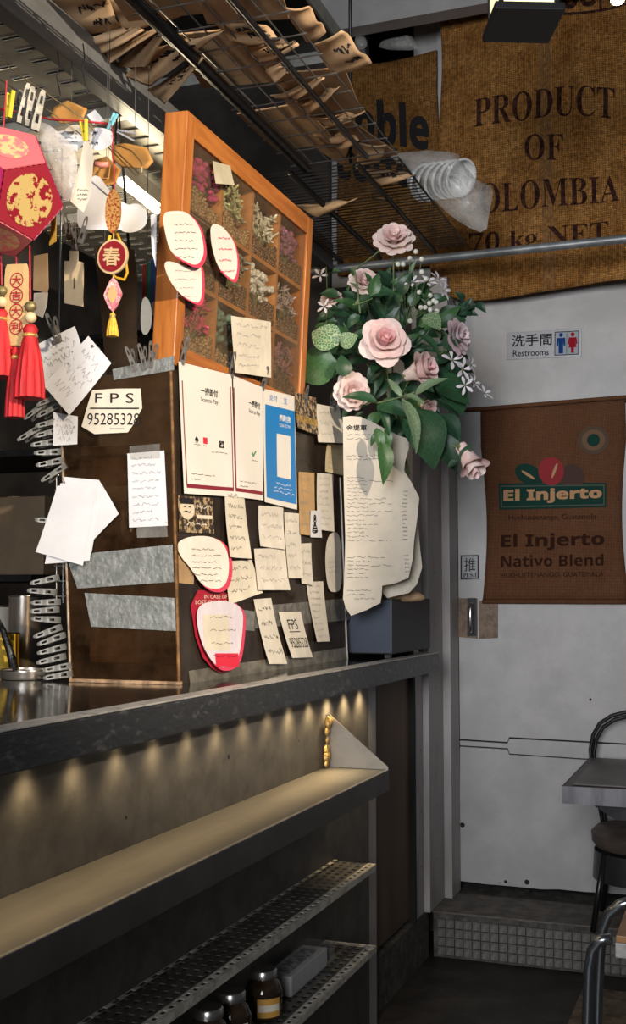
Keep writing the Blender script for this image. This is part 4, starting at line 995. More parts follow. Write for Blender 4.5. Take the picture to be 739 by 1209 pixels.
for v in [.905,.885,.80,.78,.69,.672,.654,.636,.618,.60,.582,.56,.54,.52,.50,.475,.455,.435,.415,.395,.375,.29,.27,.25,.23,.21,.19]:
    rows.append((v, .06, .06+rn.choice([.22,.28,.5,.58,.4]), .009))
rows += [(.125,.04,.35,.008),(.105,.04,.3,.008),(.085,.14,.4,.008)]
obj('menu_lines', ms.scrib(rows, .0016, .001, 4), mat('grey ink', (.14,.13,.13), .8), mo, kind='stuff')
prc = [(v, .80+.03*math.sin(9*v), .86+.03*math.sin(9*v), .008) for v in [.62,.60,.58,.56,.54,.52,.50,.48,.46,.44,.42,.40,.38,.30,.28,.26,.24,.22]]
obj('menu_prices', ms.scrib(prc, .0015, .001, 6), mat('grey ink', (.14,.13,.13), .8), mo, kind='stuff')
MEN2 = Plane((-1.15, 3.62, 1.5), (.62, -.78, 0))
pp = PolySheet(MEN2, [(470,560),(490,580),(494,640),(497,670),(490,690),(480,700),(455,706),(450,700),(455,640)], .004, .01, 0, .01)
obj('crumpled_paper', pp.mesh(5), m_cream, None, 'crumpled ivory paper behind the printed menu', 'paper', smooth=True)
pouch('paper_scraps', Plane((-1.14,3.75,1.5),(.5,-.86,0)), [(458,708),(462,698),(480,696),(500,701),(502,709),(480,711)], .02, m_kraft, 'crumpled brown paper scraps on top of the black box', 'paper', 8)

m_petal = mat('pale pink petal', (.78,.52,.50), .65, col2=(.82,.66,.61), scale=5); m_petalin = mat('rose pink petal', (.76,.40,.41), .65, col2=(.80,.53,.52), scale=6)
m_petalw = mat('cream petal', (.82,.70,.64), .65, col2=(.80,.60,.57), scale=5); m_lav = mat('lavender pink petal', (.70,.52,.56), .7, col2=(.76,.63,.64), scale=7)
m_lil = mat('lilac white petal', (.78,.71,.75), .7); m_calyx = mat('calyx green', (.16,.20,.07), .6, var=.2)
def leafmat(name, base, vein, rim=None):
    m = bpy.data.materials.new(name); m.use_nodes = True; N = m.node_tree.nodes; L = m.node_tree.links; b = N['Principled BSDF']
    tc = N.new('ShaderNodeTexCoord'); v = N.new('ShaderNodeTexVoronoi'); v.feature = 'DISTANCE_TO_EDGE'; v.inputs['Scale'].default_value = 12
    L.new(tc.outputs['Object'], v.inputs['Vector']); r = N.new('ShaderNodeValToRGB'); r.color_ramp.elements[0].position = .03; r.color_ramp.elements[1].position = .10
    r.color_ramp.elements[0].color = tuple(vein)+(1,); r.color_ramp.elements[1].color = tuple(base)+(1,); L.new(v.outputs['Distance'], r.inputs[0]); L.new(r.outputs[0], b.inputs['Base Color'])
    b.inputs['Roughness'].default_value = .42
    return m
m_lf = [leafmat('dark leaf', (.018,.062,.026), (.03,.085,.036)), leafmat('mid leaf', (.035,.10,.03), (.06,.14,.05)), leafmat('variegated leaf', (.07,.17,.08), (.42,.48,.27)), leafmat('grey green leaf', (.10,.17,.09), (.16,.22,.13)), leafmat('deep leaf', (.012,.045,.022), (.022,.06,.03))]
m_stemg = mat('green stem', (.11,.15,.06), .6, var=.2)
def leaf_mesh(m, wd, tip=1.0, fold=.25, nm='leaf'):
    # unit-length leaf along +X, face +Z
    g = G(); n = 8
    def f(u, v):
        w_ = wd*(math.sin(PI*min(1, v**.75))**.85 if v < 1 else 0)*(1-.25*v*tip); s = (u-.5)*2
        return Vec((v, s*w_, fold*abs(s)*w_*1.2+.10*math.sin(PI*v)-.12*v*v))
    g.grid(f, 6, n); return make_mesh(nm, g, m, True)
LM = {'dark': leaf_mesh(m_lf[0], .30), 'mid': leaf_mesh(m_lf[1], .30), 'var': leaf_mesh(m_lf[2], .46, .2, .1), 'lance': leaf_mesh(m_lf[0], .16, .6), 'grey': leaf_mesh(m_lf[3], .15, .6), 'round': leaf_mesh(m_lf[1], .47, .3, .12), 'deep': leaf_mesh(m_lf[4], .34), 'vard': leaf_mesh(m_lf[0], .42, .2, .1), 'big': leaf_mesh(m_lf[0], .38, .5, .1), 'ivy': leaf_mesh(m_lf[1], .22, .6)}
BP = plY(3.60); bbase = Vec((-1.16, 3.86, 1.349))
bq = thing('flower_bouquet', bbase, 'artificial bouquet of pale pink roses and dark leaves above the black box', 'bouquet')
def bw(px, py, dy=0.0): return plY(3.60+dy).at(px, py)
def camdir(a, b, c): return (RIGHT*a+UP*b-FWD*c).normalized()
def petal(r0, r1, h0, h1, span, curl, ru=.16):
    def f(u, v):
        s = (u-.5)*2; ve = v*(1-ru*s*s); r = r0+(r1-r0)*ve**1.2+curl*max(0, ve-.6)**2*2.2
        wv = math.sin(PI*(.18+.55*ve)); ph = s*span*.5*wv; z = h0+(h1-h0)*(ve**.8)-curl*max(0, ve-.62)**2*2.0
        return Vec((r*math.cos(ph), r*math.sin(ph), z))
    return G().grid(f, 6, 6)
def make_rose(layers, core_m, nm='rose'):
    core = G().lathe([(.02,-.5),(.16,-.45),(.20,-.1),(.16,.3),(.06,.48),(.01,.5)], (0,0,0), 10)
    r = bpy.data.objects.new(nm, make_mesh(nm, core, core_m, True)); COL.objects.link(r)
    off = 0
    for cnt, r0, r1, h0, h1, span, curl, m, ru in layers:
        me = make_mesh('petal', petal(r0, r1, h0, h1, R(span), curl, ru), m, True)
        for k in range(cnt):
            o = bpy.data.objects.new('petal', me); COL.objects.link(o); o.parent = r
            o.rotation_euler = (random.uniform(-.07,.07), random.uniform(-.07,.07), 2*PI*k/cnt+off+random.uniform(-.12,.12))
        off += .7
    return r
open_layers = lambda a, b, c: [(3,.04,.16,-.3,.60,170,.02,a,.2),(4,.10,.34,-.35,.58,130,.10,a,.16),(4,.16,.56,-.4,.48,115,.25,b,.14),(5,.2,.80,-.45,.25,100,.42,b,.14),(5,.22,1.0,-.5,-.02,95,.5,c,.2)]
cup_layers = lambda a, b, c: [(3,.04,.18,-.4,.85,170,.02,a,.2),(4,.12,.40,-.55,.85,140,.12,b,.16),(4,.2,.60,-.65,.75,120,.28,b,.14),(4,.25,.78,-.7,.55,105,.45,c,.2)]
carn_layers = lambda a, b: [(5,.05,.3,-.3,.65,80,.1,a,.1),(8,.1,.55,-.35,.58,62,.25,a,.1),(10,.15,.8,-.4,.40,52,.35,b,.1),(11,.2,1.0,-.45,.12,48,.4,b,.1)]
P_open = make_rose(open_layers(m_petalin, m_petal, m_petalw), m_petalin); P_cup = make_rose(cup_layers(m_petalin, m_petal, m_petalw), m_petalin); P_carn = make_rose(carn_layers(m_petal, m_petalw), m_petal, 'carnation'); P_lav = make_rose(carn_layers(m_lav, m_lav), m_lav, 'carnation')
P_bud = make_rose([(3,.05,.2,-.5,.95,170,.02,m_petal,.2),(4,.14,.42,-.65,.85,140,.15,m_petalw,.2),(4,.22,.58,-.7,.70,110,.4,m_petal,.25)], m_petal)
first = {}
def put_flower(proto, pos, rad, face, spin=0.0):
    q = Vec((0,0,1)).rotation_difference(Vec(face).normalized())
    o = proto if proto.name not in first else clone(proto)
    first[proto.name] = 1
    o.parent = bq; o.matrix_basis = Matrix.Translation(Vec(pos)-bbase) @ (q.to_matrix() @ Matrix.Rotation(spin, 3, 'Z')).to_4x4() @ Matrix.Scale(rad, 4)
    return o
hub = Vec((-1.10, 3.72, 2.02))
def stem(p, q=None, r=.0028, sag=.04):
    q = q or hub; p = Vec(p); mid_ = (p+q)/2+Vec((0, .02, -sag)); pts = [(p*(1-t)**2+mid_*2*t*(1-t)+q*t*t) for t in [i/6 for i in range(7)]]
    return obj('stem', G().tube(pts, r, 6), m_stemg, bq, smooth=True)
S1 = 3.62/1360
FL = [(P_open,454,402,-.10,31,(.12,.28,1)),(P_carn,465,283,-.02,26,(.0,.55,.85)),(P_carn,430,333,.05,21,(.1,.5,.8)),(P_cup,494,438,-.06,29,(.75,.25,.6)),(P_carn,415,462,-.06,24,(.35,-.1,.9)),
      (P_lav,540,398,.02,23,(.75,.15,.6)),(P_bud,553,541,-.04,31,(.35,-.75,.5)),(P_cup,503,480,.0,15,(.5,-.5,.7)),(P_carn,391,352,.06,14,(-.2,.6,.7))]
for i, (pr_, px, py, dy, rad, fc) in enumerate(FL):
    pos = bw(px, py, dy); f_ = camdir(*fc); put_flower(pr_, pos, rad*S1*(.92), f_, i*1.1)
    stem(pos-f_*rad*S1*.4, None, .003)
    cal = G().lathe([(.004,-.020),(.012,-.013),(.016,.0),(.010,.004)], pos-f_*rad*S1*.55, 8, True, f_); obj('calyx', cal, m_calyx, bq, smooth=True)
# five-petalled lilac blossoms
sp5 = make_mesh('petal', petal(.0,1.0,-.1,.25,R(34),.3,.3), m_lil, True)
sm_ = []
for px, py, rad, fc in [(534,425,15,(.4,.4,.8)),(546,436,14,(.6,.1,.8)),(556,431,11,(.8,.2,.5)),(549,455,11,(.2,-.2,.9)),(560,452,10,(.7,.3,.6)),(572,464,11,(.5,.6,.6)),(505,333,12,(.1,.7,.6)),(518,330,13,(.5,.6,.5)),(524,343,12,(.7,.2,.6)),(378,325,10,(-.2,.3,.9)),(383,362,10,(-.3,.3,.9)),(487,333,10,(-.2,.6,.7))]:
    pos = bw(px, py, random.uniform(-.03,.05)); f_ = camdir(*fc)
    core = bpy.data.objects.new('blossom', make_mesh('blossom', G().ball((0,0,.02), .12, 6, 4), m_calyx, True)) if not sm_ else sm_[0].copy()
    COL.objects.link(core); sm_.append(core); core.parent = bq
    q = Vec((0,0,1)).rotation_difference(f_); core.matrix_basis = Matrix.Translation(pos-bbase) @ q.to_matrix().to_4x4() @ Matrix.Scale(rad*S1, 4)
    for k in range(5):
        o = bpy.data.objects.new('petal', sp5); COL.objects.link(o); o.parent = core; o.rotation_euler = (0, 0, k*2*PI/5+random.uniform(-.15,.15))
for a_, b_ in (((572,464),(540,440)),((556,452),(538,438)),((556,431),(530,425)),((518,332),(490,350))): stem(bw(*a_, .03), bw(*b_, .05), .0016, .0)
# white berries on fine stalks
br = [(491,297),(484,305),(476,312),(498,306),(498,321),(508,349),(512,355),(507,358),(515,357),(502,363),(508,366),(516,367),(497,363),(484,379),(470,312),(503,329),(495,345)]
bm_ = None
for px, py in br:
    p = bw(px, py, random.uniform(-.05,.02))
    if bm_ is None: bm_ = obj('berry', G().ball(p, .0085, 8, 6), mat('white berry', (.66,.68,.60), .5), bq, smooth=True); b0 = p
    else:
        o = bm_.copy(); COL.objects.link(o); o.location = bm_.location+(p-b0); 
st_ = G()
for px, py in br: st_.tube([bw(px, py, .0), bw(480+(px-480)*.5, 372+(py-372)*.3, .02), bw(478, 385, .05)], .0009, 4)
obj('berry_stalks', st_, m_stemg, bq, kind='stuff')
def put_leaf(kind, base, d, size, nrm_, roll=0.0):
    d = Vec(d).normalized(); n = Vec(nrm_); n = (n-d*n.dot(d)).normalized(); s = n.cross(d)
    o = bpy.data.objects.new('leaf', LM[kind]); COL.objects.link(o); o.parent = bq
    p = Vec(base)-bbase
    o.matrix_basis = Matrix(((d.x*size, s.x*size, n.x*size, p.x),(d.y*size, s.y*size, n.y*size, p.y),(d.z*size, s.z*size, n.z*size, p.z),(0,0,0,1)))
    return o
def leaf_px(kind, p0, p1, dy=-.05, tilt=0.0, face=(0,0.2,1)):
    a = bw(*p0, dy); b = bw(*p1, dy-tilt); put_leaf(kind, a, b-a, (b-a).length, camdir(*face))
for kind, p0, p1, dy, fc in [('var',(400,407),(367,390),-.12,(0,.2,1)),('var',(402,408),(422,395),-.13,(.1,.4,1)),('round',(398,427),(349,443),-.10,(-.2,.2,1)),('vard',(405,445),(404,418),-.14,(.4,0,1)),
    ('mid',(437,350),(447,322),-.11,(.3,.2,1)),('dark',(437,348),(468,345),-.10,(.1,.5,.8)),('var',(500,372),(521,388),-.09,(.3,.4,.9)),('dark',(440,352),(415,362),-.06,(0,.5,.8)),
    ('lance',(445,474),(402,466),-.16,(0,.5,.9)),('dark',(446,478),(486,490),-.14,(0,.5,.9)),('lance',(445,478),(462,515),-.15,(.5,0,.9)),('grey',(475,468),(457,446),-.16,(-.3,.3,.9)),('grey',(490,466),(528,444),-.17,(.1,.6,.8)),('grey',(474,470),(496,534),-.18,(.6,0,.8)),('grey',(478,466),(503,478),-.17,(.1,.6,.7)),
    ('big',(488,482),(516,552),-.08,(.3,.2,1)),('big',(517,455),(556,475),.02,(.2,.5,.8)),('big',(520,440),(548,488),.04,(.3,.2,1)),('deep',(505,500),(541,555),.0,(.3,.1,1)),('deep',(520,490),(545,520),.0,(.3,.3,1)),
    ('ivy',(444,505),(452,535),-.16,(.2,.1,1)),('ivy',(450,520),(455,572),-.16,(.5,0,1)),('ivy',(446,510),(437,527),-.16,(-.4,0,1)),('ivy',(456,505),(460,530),-.14,(.2,.1,1)),
    ('deep',(540,545),(527,552),-.04,(0,.6,.8)),('dark',(545,545),(556,523),-.05,(0,.4,.8)),('grey',(520,400),(505,378),.0,(.4,.3,.8)),('lance',(495,395),(522,420),-.03,(.4,.3,.8)),('dark',(400,350),(377,345),.02,(0,.4,.9)),('dark',(395,370),(372,378),.04,(0,.4,.9)),('mid',(398,380),(370,385),.05,(0,.3,.9)),('dark',(415,440),(396,425),-.06,(0,.2,1)),('dark',(425,372),(408,388),-.06,(0,.5,.9))]:
    leaf_px(kind, p0, p1, dy, 0, fc)
rn = random.Random(11)
for i in range(175):
    a = rn.uniform(0, 2*PI); rr = math.sqrt(rn.random()); px = 452+rr*66*math.cos(a)+12; py = 420+rr*82*math.sin(a)
    dy = rn.uniform(.0, .2); p = bw(px, py, dy); d = camdir(math.cos(a)*.8+rn.uniform(-.5,.5), -math.sin(a)*.8+rn.uniform(-.5,.5), rn.uniform(-.2,.6))
    put_leaf(rn.choice(['dark','dark','deep','deep','mid','lance','ivy']), p, d, rn.uniform(.06,.105), camdir(rn.uniform(-.5,.5), rn.uniform(.1,.8), 1))
for i in range(26):   # small fresh sprigs at the top
    px = rn.uniform(378, 520); py = rn.uniform(318, 372); p = bw(px, py, rn.uniform(0,.08)); put_leaf(rn.choice(['mid','ivy','grey']), p, camdir(rn.uniform(-1,1), rn.uniform(-.2,1), .4), rn.uniform(.025,.05), camdir(0,.4,1))
for i in range(14):   # a trail at the right behind
    px = rn.uniform(535, 566); py = rn.uniform(355, 385); put_leaf('deep', bw(px, py, .15), camdir(rn.uniform(-1,1), rn.uniform(-1,1), .4), rn.uniform(.03,.05), camdir(0,.4,1))
stem(bw(425,370,-.08), bw(418,318,-.06), .0035, 0); stem(bw(418,318,-.06), bw(452,292,-.03), .003, 0); stem(bw(385,390,.03), bw(385,315,.0), .0018, 0); stem(bw(440,352,-.09), bw(416,360,-.08), .002, 0); stem(bw(445,476,-.15), bw(490,463,-.16), .003, 0)
for px in (455, 470, 482): stem(bw(px, 560, .1), hub, .006, 0)
vs = obj('vase', G().lathe([(.045,0),(.05,.02),(.055,.10),(.04,.22),(.03,.30),(.045,.36)], (-1.17, 3.90, 1.349), 20), mat('green glazed vase', (.09,.11,.05), .4, var=.3, scale=20), bq, smooth=True, sharp=60)
stem(Vec((-1.17,3.90,1.68)), hub, .012, 0)

# ------------------------------------------------------------------ hanging charms and notes at the left
HG = plY(2.20)
def hp(px, py, dy=0.0): return plY(2.20+dy).at(px, py)
K = (hp(101,300)-hp(100,300)).length        # metres in one pixel there
m_cord = mat('red cord', (.35,.01,.02), .7); m_brass = mat('brass wire', (.33,.25,.13), .35, metal=.9); m_tass = mat('red tassel', (.42,.006,.010), .7, var=.25, scale=90, stretch=(1,1,.1))
m_ytass = mat('yellow tassel', (.65,.36,.03), .7, var=.2, scale=90); m_tagw = mat('tag wood', (.55,.36,.15), .6, var=.15, scale=20, stretch=(1,1,.3))
m_goldp = mat('gold charm', (.75,.42,.13), .35, metal=.6, col2=(.42,.05,.02), scale=170, lo=.50, hi=.56)
hw = thing('hanging_wire', hp(60,110), 'brass hanging wire under the slotted shelf carrying clipped notes', 'wire')
obj('wire_run', G().tube([hp(-30,48,-.05), hp(22,88), hp(98,140), hp(165,206,.1)], .0018, 6), m_brass, hw, smooth=True)
obj('wire_run', G().tube([hp(-30,75,-.05), hp(60,132), hp(118,176,.05)], .0014, 6), m_brass, hw, smooth=True)
obj('wire_loop', G().tube([hp(126,172,.05), hp(160,207,.05), hp(168,204,.05), hp(167,192,.05), hp(155,178,.05), hp(140,172,.05)], .0016, 6), m_brass, hw, smooth=True)
for px, py in ((98,60), (68,70)):
    obj('twist_tie', G().tube([hp(px, py-8, .02), hp(px+2, py+8, .0), hp(px-1, py+20, .0), hp(px+3, py+40, .0), hp(px+5, py+52, 0)], .0016, 5), m_black, hw, smooth=True)
obj('red_cord', G().tube([hp(-5,128,-.02), hp(30,134), hp(60,141), hp(95,143), hp(128,146)], .0024, 6), m_cord, None, 'red cord strung between the hanging notes', 'cord', smooth=True)

# folded paper ball lantern: twelve pentagon panels
def dodeca(cen, Rr, n1, n2):
    ph = (1+5**.5)/2; nv = []
    for a in (1,-1):
        for b in (1,-1): nv += [Vec((0,a*ph,b)), Vec((a*ph,b,0)), Vec((b,0,a*ph))]
    nv = [v.normalized() for v in nv]; vs = [Vec((a,b,c)) for a in (1,-1) for b in (1,-1) for c in (1,-1)]
    for a in (1,-1):
        for b in (1,-1): vs += [Vec((0,a/ph,b*ph)), Vec((a/ph,b*ph,0)), Vec((b*ph,0,a/ph))]
    s1 = nv[0]; s2 = next(v for v in nv if abs(v.dot(s1)-.4472) < .01)
    def fr(a, b): x = a.normalized(); z = a.cross(b).normalized(); y = z.cross(x); return Matrix((x, y, z)).transposed()
    M = fr(n1, n2) @ fr(s1, s2).transposed()
    out = []
    for n in nv:
        f = sorted(vs, key=lambda v: -v.dot(n))[:5]; c = sum(f, Vec())/5; u = (f[0]-c).normalized(); w = n.cross(u)
        f.sort(key=lambda v: math.atan2((v-c).dot(w), (v-c).dot(u)))
        out.append(([cen+(M@v)*Rr/3**.5 for v in f], M@n))
    return out
c0 = plY(2.05).at(2, 226); n1 = camdir(.69,-.34,.64); up_ = camdir(.2,.75,.63); n2 = (n1*.4472+(up_-n1*up_.dot(n1)).normalized()*.8944)
pl_ = thing('paper_lantern', c0-Vec((0,0,.13)), 'red and pink twelve-sided paper lantern with gold medallions', 'lantern')
m_cr = mat('deep crimson card', (.23,.006,.018), .5); m_pk = mat('salmon pink card', (.60,.12,.14), .5); m_mg = mat('magenta card', (.33,.008,.08), .5)
m_med = mat('gold print', (.48,.34,.12), .4, metal=.1, col2=(.23,.006,.018), scale=48, lo=.53, hi=.56); m_med2 = mat('gold print on pink', (.66,.42,.20), .4, col2=(.72,.17,.17), scale=60, lo=.48, hi=.54)
for f, n in dodeca(c0, .138, n1, n2):
    c = sum(f, Vec())/5; top = n.dot(up_) > .7; red = n.dot(n1) > .9; m = m_pk if (top or n.z < -.6) else (m_cr if red else m_mg)
    # fluted edges: sides of the pentagon subdivided with a fine saw-tooth
    pts = []
    for a, b in zip(f, f[1:]+f[:1]):
        for i in range(14):
            p = a.lerp(b, i/14); out = (p-c).normalized(); pts.append(c+(p-c)*.985+out*(.0012 if i % 2 else 0))
    o = obj('lantern_panel', G().prism(pts, n*.003), m, pl_)
    u = (f[0]-c).normalized(); w = n.cross(u); r = .055 if not top else .042
    obj('gold_medallion', G().add([c+n*.0042+(u*math.cos(t)+w*math.sin(t))*r for t in [2*PI*i/28 for i in range(28)]], [tuple(range(28))]), m_med2 if (top or n.z < -.6) else m_med, o)
obj('lantern_cord', G().tube([c0+Vec((0,0,.12)), plY(2.05).at(8,95)], .002, 5), m_cord, pl_)

def tassel(par, top, L, r, m, head=True):
    prof = []; n = 28; V = []; F = []
    hs = [(0,.35),(.06,.55),(.14,.42),(.2,.5),(.5,.8),(.8,.97),(1.0,1.0)]
    g = G(); m_ = len(hs)
    for t, s in hs:
        for k in range(n):
            a = 2*PI*k/n; rr = r*s*(1+(.10 if k % 2 else -.06)*(t > .15)); V.append(Vec(top)+Vec((rr*math.cos(a), rr*math.sin(a), -L*t)))
    for i in range(m_-1):
        for k in range(n): F.append((i*n+k, (i+1)*n+k, (i+1)*n+(k+1) % n, i*n+(k+1) % n))
    F.append(tuple(range(n))); F.append(tuple((m_-1)*n+k for k in range(n))[::-1])
    g.add(V, F); o = obj('tassel', g, m, par, smooth=True, sharp=60)
    obj('tassel_band', G().lathe([(r*.50,-.004),(r*.55,0),(r*.50,.004)], Vec(top)+Vec((0,0,-L*.145)), 16), m_gold, o, smooth=True)
    return o
# wooden plaque
ch = thing('wooden_charm', hp(20,420,-.1), 'wooden plaque charm with four circled red characters and a red ribbon', 'charm')
pk = plY(2.10)
pq = [(8,312),(31,311),(34,318),(34,330),(33,400),(29,408),(10,408),(6,400),(5,330),(6,318)]
obj('plaque', G().prism([pk.at(*q) for q in pq][::-1], (0,.006,0)), m_tagw, ch, bevel=.001)
for i, c_ in enumerate('大吉大利'):
    px, py = 20-.3*i, 331+18.3*i; p = pk.at(px, py, .0012); r = 8.2*K*.95
    obj('printed_ring', G().add([p+Vec((r*s*math.cos(t), 0, r*s*math.sin(t))) for s in (1,.86) for t in [2*PI*k/24 for k in range(24)]], [(k, (k+1) % 24, 24+(k+1) % 24, 24+k) for k in range(24)]), m_cord, ch)
    s = Sheet(pk, [(px-5.6,py-5.6),(px+5.6,py-5.6),(px+5.6,py+5.6),(px-5.6,py+5.6)], .0012); obj('lettering', s.text(c_, (0,0,1,1), bold=.02, e=.0004), m_cord, ch, kind='stuff')
obj('cord', G().tube([pk.at(19,315,-.003), pk.at(18,300,-.003), pk.at(14,280,.01)], .0014, 5), m_cord, ch)
tassel(ch, pk.at(18,410,-.003), 70*K, 9*K, m_tass)
# red tassels with bead
for px, top, bot, lb in [(36,384,457,'red tassel with a pale wooden bead and bronze knot, beside the plaque'),(2,366,434,'red tassel cut by the left edge of the view, beside the plaque')]:
    t = thing('tassel_charm', hp(px, bot, -.1), lb, 'charm', 'red tassels')
    obj('cord', G().tube([pk.at(px-1, 290, 0), pk.at(px, top-30, 0)], .0022, 5), m_cord, t)
    obj('knot', G().ball(pk.at(px, top-22), 7*K, 8, 6, (1,.8,.8)), mat('bronze knot', (.24,.19,.08), .5, metal=.4, var=.4, scale=80), t, smooth=True)
    obj('bead', G().ball(pk.at(px, top-9), 6*K, 12, 8, (1,1,.95)), mat('pale wooden bead', (.55,.42,.24), .5, var=.15), t, smooth=True)
    tassel(t, pk.at(px, top), (bot-top)*K, 14*K, m_tass)
# spring charm
sc2 = thing('spring_charm', hp(133,392,-.05), 'gold and red hanging charm with the spring character and yellow tassel', 'charm')
pk2 = plY(2.15)
def disc(px, py, ax_, ay_, th, m, nm, e=0, n=28, par=sc2):
    p = pk2.at(px, py, e); return obj(nm, G().prism([p+Vec((ax_*K*math.cos(2*PI*k/n), 0, ay_*K*math.sin(2*PI*k/n))) for k in range(n)][::-1], (0,-th,0)), m, par)
disc(134.5, 250, 8.5, 22, .006, m_goldp, 'gold_oval')
disc(134, 303.5, 17, 17.5, .005, mat('gold rim', (.72,.50,.26), .4, metal=.4), 'disc_rim'); disc(134, 303.5, 14.8, 15.2, .0012, mat('deep red enamel', (.20,.006,.012), .35), 'disc_face', .0055)
s = Sheet(pk2, [(123.5,293),(144.5,293),(144.5,315),(123.5,315)], .008); obj('lettering', s.text('春', (0,0,1,1), bold=.02), mat('gold rim', (.72,.50,.26), .4), sc2, kind='stuff')
p = pk2.at(134, 348); dm = [(0,17),(4,13),(9,3),(10,0),(9,-3),(4,-13),(0,-17),(-4,-13),(-9,-3),(-10,0),(-9,3),(-4,13)]
obj('diamond_frame', G().prism([p+Vec((a*K, 0, b*K)) for a, b in dm], (0,-.004,0)), mat('pink lattice', (.55,.09,.14), .5, col2=(.7,.5,.45), scale=150), sc2)
obj('diamond_jewel', G().prism([p+Vec((a*K*.55, -.0042, b*K*.55)) for a, b in dm], (0,-.002,0)), m_tagw, sc2)
obj('link_chain', G().tube([pk2.at(135,226), pk2.at(135,200), pk2.at(132,180), pk2.at(134,160), hp(131,147,-.02)], .0014, 5), m_cord, sc2); obj('link', G().tube([pk2.at(134,272), pk2.at(134,287)], .002, 6), m_gold, sc2); obj('link', G().tube([pk2.at(134,320), pk2.at(134,332)], .002, 6), m_gold, sc2); obj('link', G().tube([pk2.at(134,364), pk2.at(133,372)], .002, 6), m_gold, sc2)
tassel(sc2, pk2.at(133, 370), 23*K, 5.5*K, m_ytass)
obj('cord_loop', G().tube([hp(x, y, -.01) for x, y in [(130,278),(124,300),(126,318),(137,328),(147,330),(150,322),(148,305),(142,285),(138,276)]], .0035, 6), mat('yellow cord', (.66,.36,.02), .7), sc2, smooth=True)
# tags
def tag_card(poly, m, lb, dy=.05, cat='tag'):
    q = plY(2.2+dy); o = obj('hanging_tag', G().prism([q.at(*x) for x in poly][::-1], (0,.002,0)), m, None, lb, cat, 'hanging tags'); return o, q
o, q_ = tag_card([(82,296),(92,296),(92,308),(98.5,310),(98,362),(76,358),(76,308),(82,308)], mat('kraft tag', (.42,.31,.18), .8, var=.1), 'kraft cardboard tag hanging left of the spring charm')
obj('slot', G().add([q_.at(87,328,.0008), q_.at(88,328,.0008), q_.at(88,341,.0008), q_.at(87,341,.0008)], [(0,1,2,3)]), m_dark, o)
tag_card([(40,302),(56,299),(57,340),(55,346),(39,342)], mat('brown tag', (.30,.20,.11), .8, var=.1), 'brown tag behind the red lantern tassel')
tag_card([(40,346),(56,345),(55,360),(50,375),(39,370)], mat('grey paper tag', (.42,.40,.36), .8, var=.1), 'grey paper tag below the brown one')
tag_card([(60,262),(66,255),(66,285),(58,290)], mat('mustard tag', (.55,.32,.05), .8), 'small mustard scrap at the lantern edge')
for px, py, t_, lb in [(88,292,-.1,'dark clip gripping the kraft cardboard tag'),(95,285,.25,'dark clip beside the one gripping the kraft tag'),(82,280,-.3,'dark clip in the bunch above the kraft tag')]:
    put_clip(clip_d, hp(px, py, .06), (t_, .2, 1), (.3,-1,0), lb, 'clips on the hanging wire', .95)
for px, py, t_, lb in [(24,142,.05,'upright steel clip nearest the yellow peg on the wire'),(41,150,.06,'upright steel clip second on the wire'),(33,146,-.06,'upright dark steel clip between its two neighbours on the wire')]:
    put_clip(clip_b, plY(2.12).at(px, py), (t_, .1, 1), (1,-.6,0), lb, 'clips on the hanging wire', 1.35)
# pegs
def peg(p, L, N, sc, m, label):
    L = Vec(L).normalized(); N = (Vec(N)-L*Vec(N).dot(L)).normalized(); Wd = N.cross(L); t = thing('clothes_peg', p, label, 'peg', 'clothes pegs')
    for sg in (1,-1):
        prof = [(-.022,.001),(-.022,.005),(-.005,.007),(.04,.013),(.04,.009),(.0,.002)]
        obj('peg_arm', G().prism([Vec(p)+L*a*sc+N*sg*b*sc-Wd*.005*sc for a, b in prof], Wd*.010*sc), m, t)
    obj('peg_spring', G().tube([Vec(p)+Wd*x*sc+N*.008*sc*math.cos(i)+L*.004*math.sin(i) for i, x in [(k*.8, -.006+.0012*k) for k in range(11)]], .0009, 4), m_chrome, t)
m_py = mat('yellow plastic', (.62,.50,.04), .45); m_pb = mat('pale blue plastic', (.20,.52,.60), .45); m_pw = mat('pale steel peg', (.60,.62,.66), .3, metal=.5)
peg(plY(2.10).at(11,128), (.05,0,1), (1,-.3,0), .95, m_py, 'yellow peg at the left end of the red cord')
peg(hp(100,158,-.02), (-.12,0,1), (1,-.3,0), .80, m_py, 'yellow peg pinching the folded note')
peg(hp(131,146,-.02), (.5,0,.9), (1,-.4,-.3), .62, m_pb, 'pale blue peg at the right end of the red cord')
peg(hp(146,157,.0), (.85,0,-.38), (.3,-.2,1), .75, m_pw, 'white steel peg sticking out right of the blue one')
# notes and bags on the wire
pouch('plastic_sleeve', plY(2.16), [(45,142),(60,148),(80,165),(92,185),(90,215),(86,232),(78,240),(66,222),(58,190),(46,165)], .012, pane_mat('clear sleeve', (.95,.95,.95), (.70,.67,.64), .22, .3, 14), 'clear plastic sleeve hanging behind the red lantern', 'sleeve', 4)
def hang_note(poly, m, lb, dy=0.0, sm=0, curl=.01, ink=None, cat='note', rows=None, wav=.006):
    s = PolySheet(plY(2.2+dy), poly, .0, curl, .006, wav, len(lb))
    if sm: s.smoothuv(sm)
    o = obj('hanging_note', s.mesh(5), m, None, lb, cat, 'papers on the hanging wire', smooth=True)
    if rows: obj('handwriting', s.scrib(rows, .0013, .001, len(lb)), ink or m_ink, o, kind='stuff')
    return o
hang_note([(100,163),(107,172),(112,180),(113,200),(111,235),(104,254),(87,240),(91,215),(96,190)], m_cream, 'folded cream note with a sunlit edge under the yellow peg', -.02, 0, .014, rows=[(.3,.3,.8,.03),(.24,.3,.75,.03),(.18,.35,.8,.03)])
